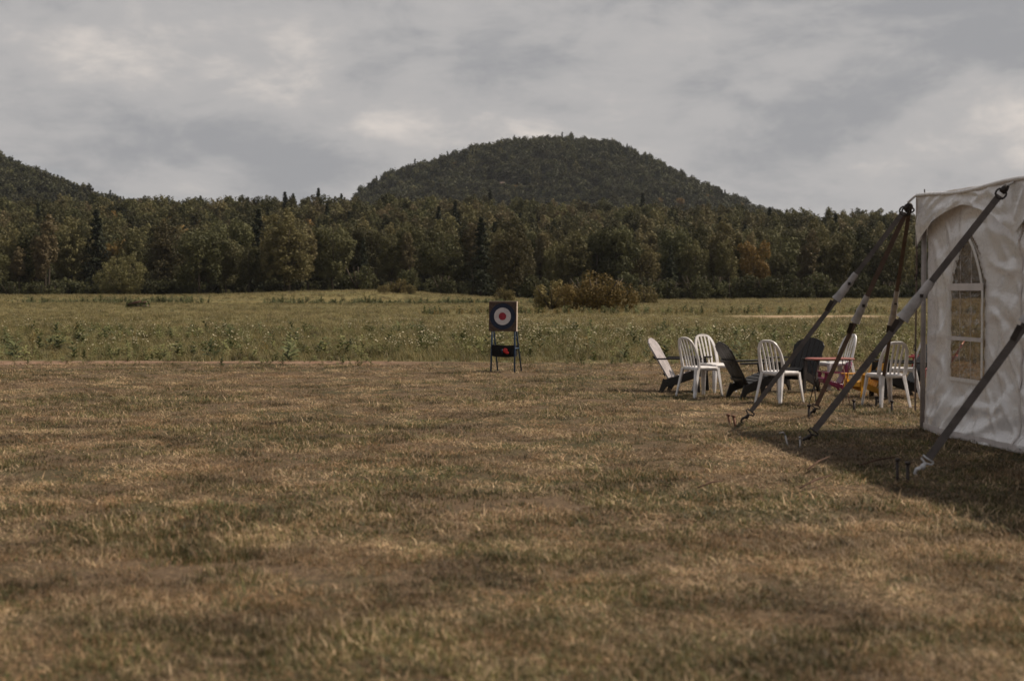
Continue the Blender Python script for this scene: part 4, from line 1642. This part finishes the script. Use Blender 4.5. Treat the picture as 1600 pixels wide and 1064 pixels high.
# ------------------------------------------------------------------ chairs
def make_white_chair():
    root = thing('plastic_chair', 'chair', 'chair', group='white plastic chairs on the lawn')
    W_ = M['white_plastic']
    # seat pan with rolled edge
    mb = MB()
    out = []
    for i in range(28):
        a = 2 * math.pi * i / 28
        c, s_ = math.cos(a), math.sin(a)
        out.append((.215 * math.copysign(abs(c) ** .45, c), .215 * math.copysign(abs(s_) ** .45, s_) * (1 - .10 * (c < 0))))
    vs, fs = [], []
    prof = [(.0, -.018), (.5, -.014), (.86, -.003), (.97, 0), (1.0, -.012), (1.0, -.055), (.95, -.055), (.93, -.022), (0.0, -.032)]
    for k, (f, z_) in enumerate(prof):
        for p in out:
            dz = -.012 if p[0] > .15 and f > .9 else 0
            vs.append((p[0] * f, p[1] * f, .445 + z_ + dz))
    for k in range(len(prof) - 1):
        for i in range(28):
            j = (i + 1) % 28
            fs.append((k * 28 + i, k * 28 + j, (k + 1) * 28 + j, (k + 1) * 28 + i))
    mb.add(vs, fs)
    mb.build('seat', W_, root, True)
    # legs: splayed angle sections
    for sx, sy in ((1, 1), (1, -1), (-1, 1), (-1, -1)):
        mb = MB()
        t = Vector((.185 * sx, .178 * sy, .425))
        b = Vector((.235 * sx - (.045 if sx < 0 else -.005), .225 * sy, -.01))
        mb.beam(t, b, .058, .020, (1, 0, 0), .032, .016, .004)
        mb.beam(t + Vector((.030 * sx, -.026 * sy, 0)), b + Vector((.014 * sx, -.014 * sy, 0)), .050, .018, (0, 1, 0), .029, .014, .004)
        mb.build('leg', W_, root)
    # back: arched frame leaning back

    def bk(y, h):
        return Vector((-.185 - .20 * h - .22 * h * h + .35 * y * y * (h > 0), y, .435 + h * .985))
    path = []
    for i in range(31):
        a = math.pi * i / 30
        c, s_ = math.cos(a), math.sin(a)
        path.append((-.195 * math.copysign(abs(c) ** .62, c), .44 * abs(s_) ** .62))
    mb = MB()
    pts = [bk(y, h) for y, h in path]
    sides = []
    for i in range(31):
        y, h = path[i]
        y0, h0 = path[max(i - 1, 0)]
        y1, h1 = path[min(i + 1, 30)]
        t = Vector((y1 - y0, h1 - h0))
        nrm = Vector((-t.y, t.x))
        sides.append(Vector((-.25 * nrm.y, nrm.x, nrm.y)))
    wd = [.052 - .018 * math.sin(math.pi * i / 30) for i in range(31)]
    mb.ribbon(pts, sides, wd, .020)
    mb.build('back_frame', W_, root)
    for y in (-.092, -.031, .031, .092):
        top = .44 * (1 - (abs(y) / .195) ** 3.2) ** .45
        mb = MB()
        pts = [bk(y * (1 + .15 * i / 8), top * i / 8) + Vector((.004, 0, 0)) for i in range(9)]
        mb.ribbon(pts, [(0, 1, 0)] * 9, [.027] * 9, .011)
        mb.build('back_slat', W_, root)
    return root


def make_adirondack(matk='brown_plastic', backk=None, name='garden_chair'):
    root = thing(name, 'chair', 'garden chair')
    D = M[matk]
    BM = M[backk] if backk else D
    rec = R(30)
    up = Vector((-math.sin(rec), 0, math.cos(rec)))
    base = Vector((-.10, 0, .185))
    Mb_ = Matrix(((math.cos(rec), 0, -math.sin(rec), base.x), (0, 1, 0, 0), (math.sin(rec), 0, math.cos(rec), base.z), (0, 0, 0, 1)))

    def top_of(y):
        return .742 - .62 * abs(y) ** 1.9 * 2.2 if abs(y) < .27 else .6
    for i in range(6):
        e0, e1 = (i - 3) / 3, (i - 2) / 3
        g = .004
        o_l = [(e0 * .225 + g, 0), (e1 * .225 - g, 0)]
        ys = [e1 * .262 - g + (e0 * .262 + g - e1 * .262 + g) * q / 3 for q in range(4)]
        o_l += [(y, top_of(y)) for y in ys]
        if i == 0:
            o_l = o_l[:-1] + [(ys[3] + .03, top_of(ys[3]) + .005), (ys[3], top_of(ys[3]) - .035)]
        if i == 5:
            o_l = o_l[:2] + [(ys[0], top_of(ys[0]) - .035), (ys[0] - .03, top_of(ys[0]) + .005)] + o_l[3:]
        mb = MB()
        # outline lies in the plane of the back: local x -> width, local y -> up the back
        Pm_ = Mb_ @ Matrix(((0, 0, 1, 0), (1, 0, 0, 0), (0, 1, 0, 0), (0, 0, 0, 1)))
        mb.slab(o_l, .024, Pm_, .003)
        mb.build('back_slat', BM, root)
    # rails that tie the back slats
    for h, w in ((.12, .44), (.42, .50)):
        mb = MB()
        c = base + up * h - Vector((math.cos(rec), 0, math.sin(rec))) * .026
        mb.beam(c - Vector((0, w / 2, 0)), c + Vector((0, w / 2, 0)), .05, .02, up)
        mb.build('back_rail', D, root)
    # seat slats rising to the front, waterfall edge
    for i in range(6):
        x = -.07 + i * .087
        z_ = .20 + .165 * ((x + .07) / .44) - (.022 if i == 5 else 0)
        mb = MB()
        mb.beam((x, -.255, z_ + .03), (x, .255, z_ + .03), .076, .020, (1, 0, .35 if i < 5 else -.7), bev=.004)
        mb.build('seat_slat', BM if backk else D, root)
    for sy in (1, -1):
        mb = MB()
        mb.beam((.37, .245 * sy, .315), (-.17, .245 * sy, .135), .105, .026, (0, 0, 1), .12, .026, .004)
        mb.build('side_rail', D, root)
        mb = MB()
        mb.beam((-.135, .248 * sy, .19), (-.235, .250 * sy, -.01), .115, .030, (1, 0, 0), .055, .026, .004)
        mb.build('rear_leg', D, root)
        mb = MB()
        mb.beam((.31, .285 * sy, .515), (.375, .292 * sy, -.01), .105, .028, (1, 0, 0), .07, .026, .004)
        mb.build('front_leg', D, root)
        mb = MB()
        Mx = Matrix.Translation((.09, .315 * sy, .528)) @ Matrix.Rotation(R(-1.5), 4, 'Y')
        out = [(-.36, -.030), (-.36, .030), (.18, .055), (.30, .058), (.345, .03), (.345, -.03), (.30, -.058), (.18, -.055)]
        mb.slab(out, .024, Mx, .004)
        mb.build('arm', D, root)
    mb = MB()
    mb.beam((.385, -.26, .30), (.385, .26, .30), .09, .022, (0, 0, 1), bev=.004)
    mb.build('apron', D, root)
    return root


def put(o, u, v, ang, label, group=None, k=1.0):
    """u, v: photo pixel of the middle of the footprint on the ground"""
    p = spot(u, v)
    o.location = p
    o.rotation_euler = (0, 0, R(ang))
    o.scale = (k, k, k)
    tag(o, label, None, group)
    return o


WC = make_white_chair()
G1 = 'white plastic chairs on the lawn'
put(WC, 1094, 619, 32, 'white plastic chair seen from behind, beside the pale slatted garden chair', G1)
put(copy_tree(WC), 1117, 612, -58, 'white plastic chair turned to the camera, squeezed between two garden chairs', G1)
put(copy_tree(WC), 1219, 629, 42, 'white plastic chair seen from behind under the grey strap', G1)
put(copy_tree(WC), 1304, 609, 200, 'white plastic chair seen in profile behind the magenta child seat', G1)
put(copy_tree(WC), 1383, 634, 104, 'white plastic chair seen from behind, closest to the tent corner', G1)
put(copy_tree(WC), 1407, 622, 165, 'white plastic chair half hidden behind another one at the tent corner', G1)

AD = make_adirondack()
G2 = 'dark garden chairs on the lawn'
put(AD, 1170, 622, 15, 'dark brown slatted garden chair leaning back between white chairs, seen side on', G2)
put(copy_tree(AD), 1246, 612, 232, 'dark brown slatted garden chair facing the camera behind the grey strap', G2)
put(copy_tree(AD), 1410, 621, 184, 'dark brown garden chair partly hidden by the tent edge', G2)
AD2 = make_adirondack('brown_plastic', 'sunlit_tint')
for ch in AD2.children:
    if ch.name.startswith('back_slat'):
        ch['label'] = 'back slat coloured pale as if sunlit'
put(AD2, 1061, 612, -21, 'garden chair with slats coloured pale as if sunlit, farthest from the tent', G2)
AM = make_adirondack('magenta', None, 'child_chair')
put(AM, 1303, 611, 186, 'small magenta plastic child chair under the strap', None, .56)
AY = make_adirondack('yellow', None, 'child_chair')
put(AY, 1352, 620, 208, 'small yellow plastic child chair beside the white chair', None, .64)
AR = make_adirondack('red_plastic', None, 'garden_chair')
put(AR, 1462, 606, 160, 'red plastic garden chair almost wholly hidden behind the tent corner', None, .95)
bpy.context.view_layer.update()


# ------------------------------------------------------------------ side table
tp = spot(1296, 633)
tb = thing('side_table', 'low folding table with thin reddish top on wire legs', 'table', tp, R(8))
mb = MB()
out = []
for i in range(32):
    a = 2 * math.pi * i / 32
    c, s_ = math.cos(a), math.sin(a)
    out.append((.315 * math.copysign(abs(c) ** .4, c), .20 * math.copysign(abs(s_) ** .4, s_)))
mb.slab(out, .022, Matrix.Translation((0, 0, .635)), .005)
mb.build('table_top', M['table_red'], tb)
for sx, mm in ((-1, 'wire'), (1, 'rust_wire')):
    for sy in (-1, 1):
        mb = MB()
        mb.tube([(.23 * sx, .15 * sy, .625), (.225 * sx + .01, .02 * sy, .34), (.24 * sx, -.14 * sy, 0), (.24 * sx, -.14 * sy, -.03)], .007, 6)
        mb.build('leg', M[mm], tb, True)
    mb = MB()
    mb.tube([(.235 * sx, -.15, .618), (.235 * sx, .15, .618)], .007, 6)
    mb.build('cross_bar', M[mm], tb, True)


# ------------------------------------------------------------------ archery target
tg_p = spot(786, 582)
tg = thing('archery_target', 'square archery target with navy, white and red rings on a blue metal stand', 'target', tg_p, R(-14))
# local: face towards -y
BW, BZ0, BZ1 = .545, .79, 1.365
lean_t = R(-3)
Mb = Matrix.Translation((0, 0, (BZ0 + BZ1) / 2)) @ Matrix.Rotation(lean_t, 4, 'X')
mb = MB()
mb.slab([(-BW / 2, -.285), (BW / 2, -.285), (BW / 2, .285), (-BW / 2, .285)], .07, Mb @ Matrix.Rotation(R(90), 4, 'X'), .004)
bd = mb.build('board', M['board'], tg)
for a, b in (((-BW / 2, .288), (BW / 2, .288)), ((BW / 2 + .003, -.285), (BW / 2 + .003, .29))):
    mb = MB()
    pa, pb = Mb @ Vector((a[0], 0, a[1])), Mb @ Vector((b[0], 0, b[1]))
    mb.beam(pa, pb, .074, .006, (0, 1, 0))
    mb.build('edge_strip', M['board_edge'], bd)


def disc(r0, r1, yoff, name, m):
    mb = MB()
    n = 48
    vs, fs = [], []
    for rr, yy in ((r0, 0), (r1, 0), (r1, .004), (r0, .004)):
        for i in range(n):
            a = 2 * math.pi * i / n
            vs.append(Mb @ Vector((rr * math.cos(a), -.035 - yoff + yy - .004, rr * math.sin(a))))
    for k in range(4):
        for i in range(n):
            j = (i + 1) % n
            fs.append((k * n + i, k * n + j, ((k + 1) % 4) * n + j, ((k + 1) % 4) * n + i))
    mb.add(vs, fs)
    mb.build(name, M[m], bd)


disc(.165, .252, .0015, 'outer_ring', 'navy')
disc(.072, .167, .003, 'white_ring', 'target_white')
disc(.0005, .074, .0045, 'bullseye', 'target_red')
# pale lettering smudge is left plain: the ring edge has a notch at the top
for sx in (-1, 1):
    mb = MB()
    mb.tube([(.225 * sx - .01, .045, BZ1 - .10), (.225 * sx, .03, BZ0), (.235 * sx, -.03, -.02)], .017, 8)
    lg = mb.build('front_leg', M['blue_metal'], tg, True)
    mb = MB()
    mb.tube([(.23 * sx, .06, BZ1 - .12), (.225 * sx, .17, BZ0), (.24 * sx, .52, -.02)], .016, 8)
    mb.build('rear_leg', M['blue_metal'], tg, True)
    mb = MB()
    mb.tube([(.235 * sx, .0, .46), (.232 * sx, .34, .46)], .011, 6)
    mb.build('side_bar', M['blue_metal'], tg, True)
for z_, y_ in ((.47, -.005),):
    mb = MB()
    mb.tube([(-.235, y_, z_), (.235, y_, z_)], .011, 6)
    mb.build('cross_bar', M['black_cloth'], tg, True)
mb = MB()   # black sling tray hanging between the legs
vs, fs = [], []
prof = [(-.02, .53), (-.022, .40), (-.015, .315), (.12, .30), (.27, .31), (.29, .42), (.295, .52)]
for i in range(7):
    x_ = -.215 + .43 * i / 6
    for y_, z_ in prof:
        vs.append((x_, y_, z_ - .012 * math.sin(math.pi * i / 6)))
for i in range(6):
    for j in range(len(prof) - 1):
        a = i * 7 + j
        fs.append((a, a + 1, a + 8, a + 7))
fs += [tuple(range(7)), tuple(range(42, 49))[::-1]]
mb.add(vs, fs)
mb.build('sling_tray', M['black_cloth'], tg)
arw = thing('throwing_axe', 'red object tucked in the black tray of the target stand', 'pouch', tg_p + Vector((.045, -.06, 0)), R(-14))
mb = MB()
mb.ball((0, .0, .425), .048, 10, 8, (1, .55, 1))
mb.ball((.035, -.005, .385), .034, 10, 8, (1.2, .6, .8))
mb.build('head', M['red_cloth'], arw, True)
mb = MB()
mb.tube([(-.06, .0, .36), (-.075, .0, .45)], .022, 8)
mb.build('grip', M['navy'], arw, True)
arw.name = 'red_pouch'


# ------------------------------------------------------------------ brush pile and twigs
bp_p = spot(216, 480)
br = thing('brush_pile', 'low dark heap of brush and earth with pale logs in the meadow', 'brush pile', (bp_p.x, bp_p.y, float(H(bp_p.x, bp_p.y))))
rs = np.random.default_rng(77)
ells = [((rs.uniform(-1.0, 1.0), rs.uniform(-.4, .4), .30), (.5, .45, rs.uniform(.35, .62))) for _ in range(5)]
new_obj('brush', crown_mesh('brush', ells, 1500, .22, 78, floor=.02), M['weeddark'], br)
for k, (x0, x1, z0, z1, r_) in enumerate([(-.5, 1.0, .45, .62, .10), (.1, 1.15, .18, .24, .13), (-.9, .4, .35, .75, .07), (.5, 1.2, .5, .3, .06)]):
    mb = MB()
    mb.tube([(x0, -.5, z0), ((x0 + x1) / 2, -.55, (z0 + z1) / 2 + .04), (x1, -.48, z1)], [r_, r_ * .95, r_ * .8], 8)
    mb.build('log', M['log'] if k == 1 else M['twig'], br, True)
mb = MB()
mb.ball((0, 0, 0), 1.0, 18, 8, (1.25, .7, .48))
mb.build('earth', M['hill'], br, True)

for k, (u0, v0, u1, v1, lb) in enumerate([(1262, 742, 1296, 727, 'broken brown twig on the lawn beyond the tent shadow'), (1250, 772, 1300, 757, 'crooked dark twig in the dry grass near the tent shadow'), (1345, 735, 1398, 728, 'thin dark twig leading up to the steel stakes'), (1090, 772, 1130, 766, 'short reddish twig in the open lawn')]):
    a, b = spot(u0, v0), spot(u1, v1)
    mb = MB()
    m_ = (a + b) / 2
    mb.tube([a - m_ + Vector((0, 0, .05)), Vector((0, .02, .075)), b - m_ + Vector((0, 0, .08))], [.007, .009, .005], 6)
    o = mb.build('twig', M['twig'], None, True)
    o.location = m_
    tag(o, lb, 'twig', 'fallen twigs on the lawn')

# bare rock scar on the hill
mb = MB()
for k in range(7):
    x_, y_ = -12 + random.uniform(-15, 15), 1345 + random.uniform(-6, 10)
    mb.ball((x_, y_, float(Hfront(x_, y_)) + 1), random.uniform(2.0, 3.6), 7, 5, (1.6, 1, .8))
o = mb.build('rock_outcrop', M['rock'])
tag(o, 'pale bare rocks showing among the trees on the hill', 'rock', kind='structure')

# ------------------------------------------------------------------ haze
hz = bpy.data.materials.new('haze')
hz.use_nodes = True
w = NT(hz.node_tree)
pv = w.n('ShaderNodeVolumePrincipled')
pv.inputs['Color'].default_value = (0.80, 0.84, 0.90, 1)
pv.inputs['Density'].default_value = 0.00004
pv.inputs['Anisotropy'].default_value = 0.2
o_ = w.n('ShaderNodeOutputMaterial')
w.put(o_.inputs['Volume'], pv.outputs[0])
mb = MB()
mb.box((0, 1400, 115), (4700, 3900, 240))
ho = mb.build('haze', hz)
tag(ho, 'thin pale haze in the air between the lawn and the hill', 'haze', kind='stuff')
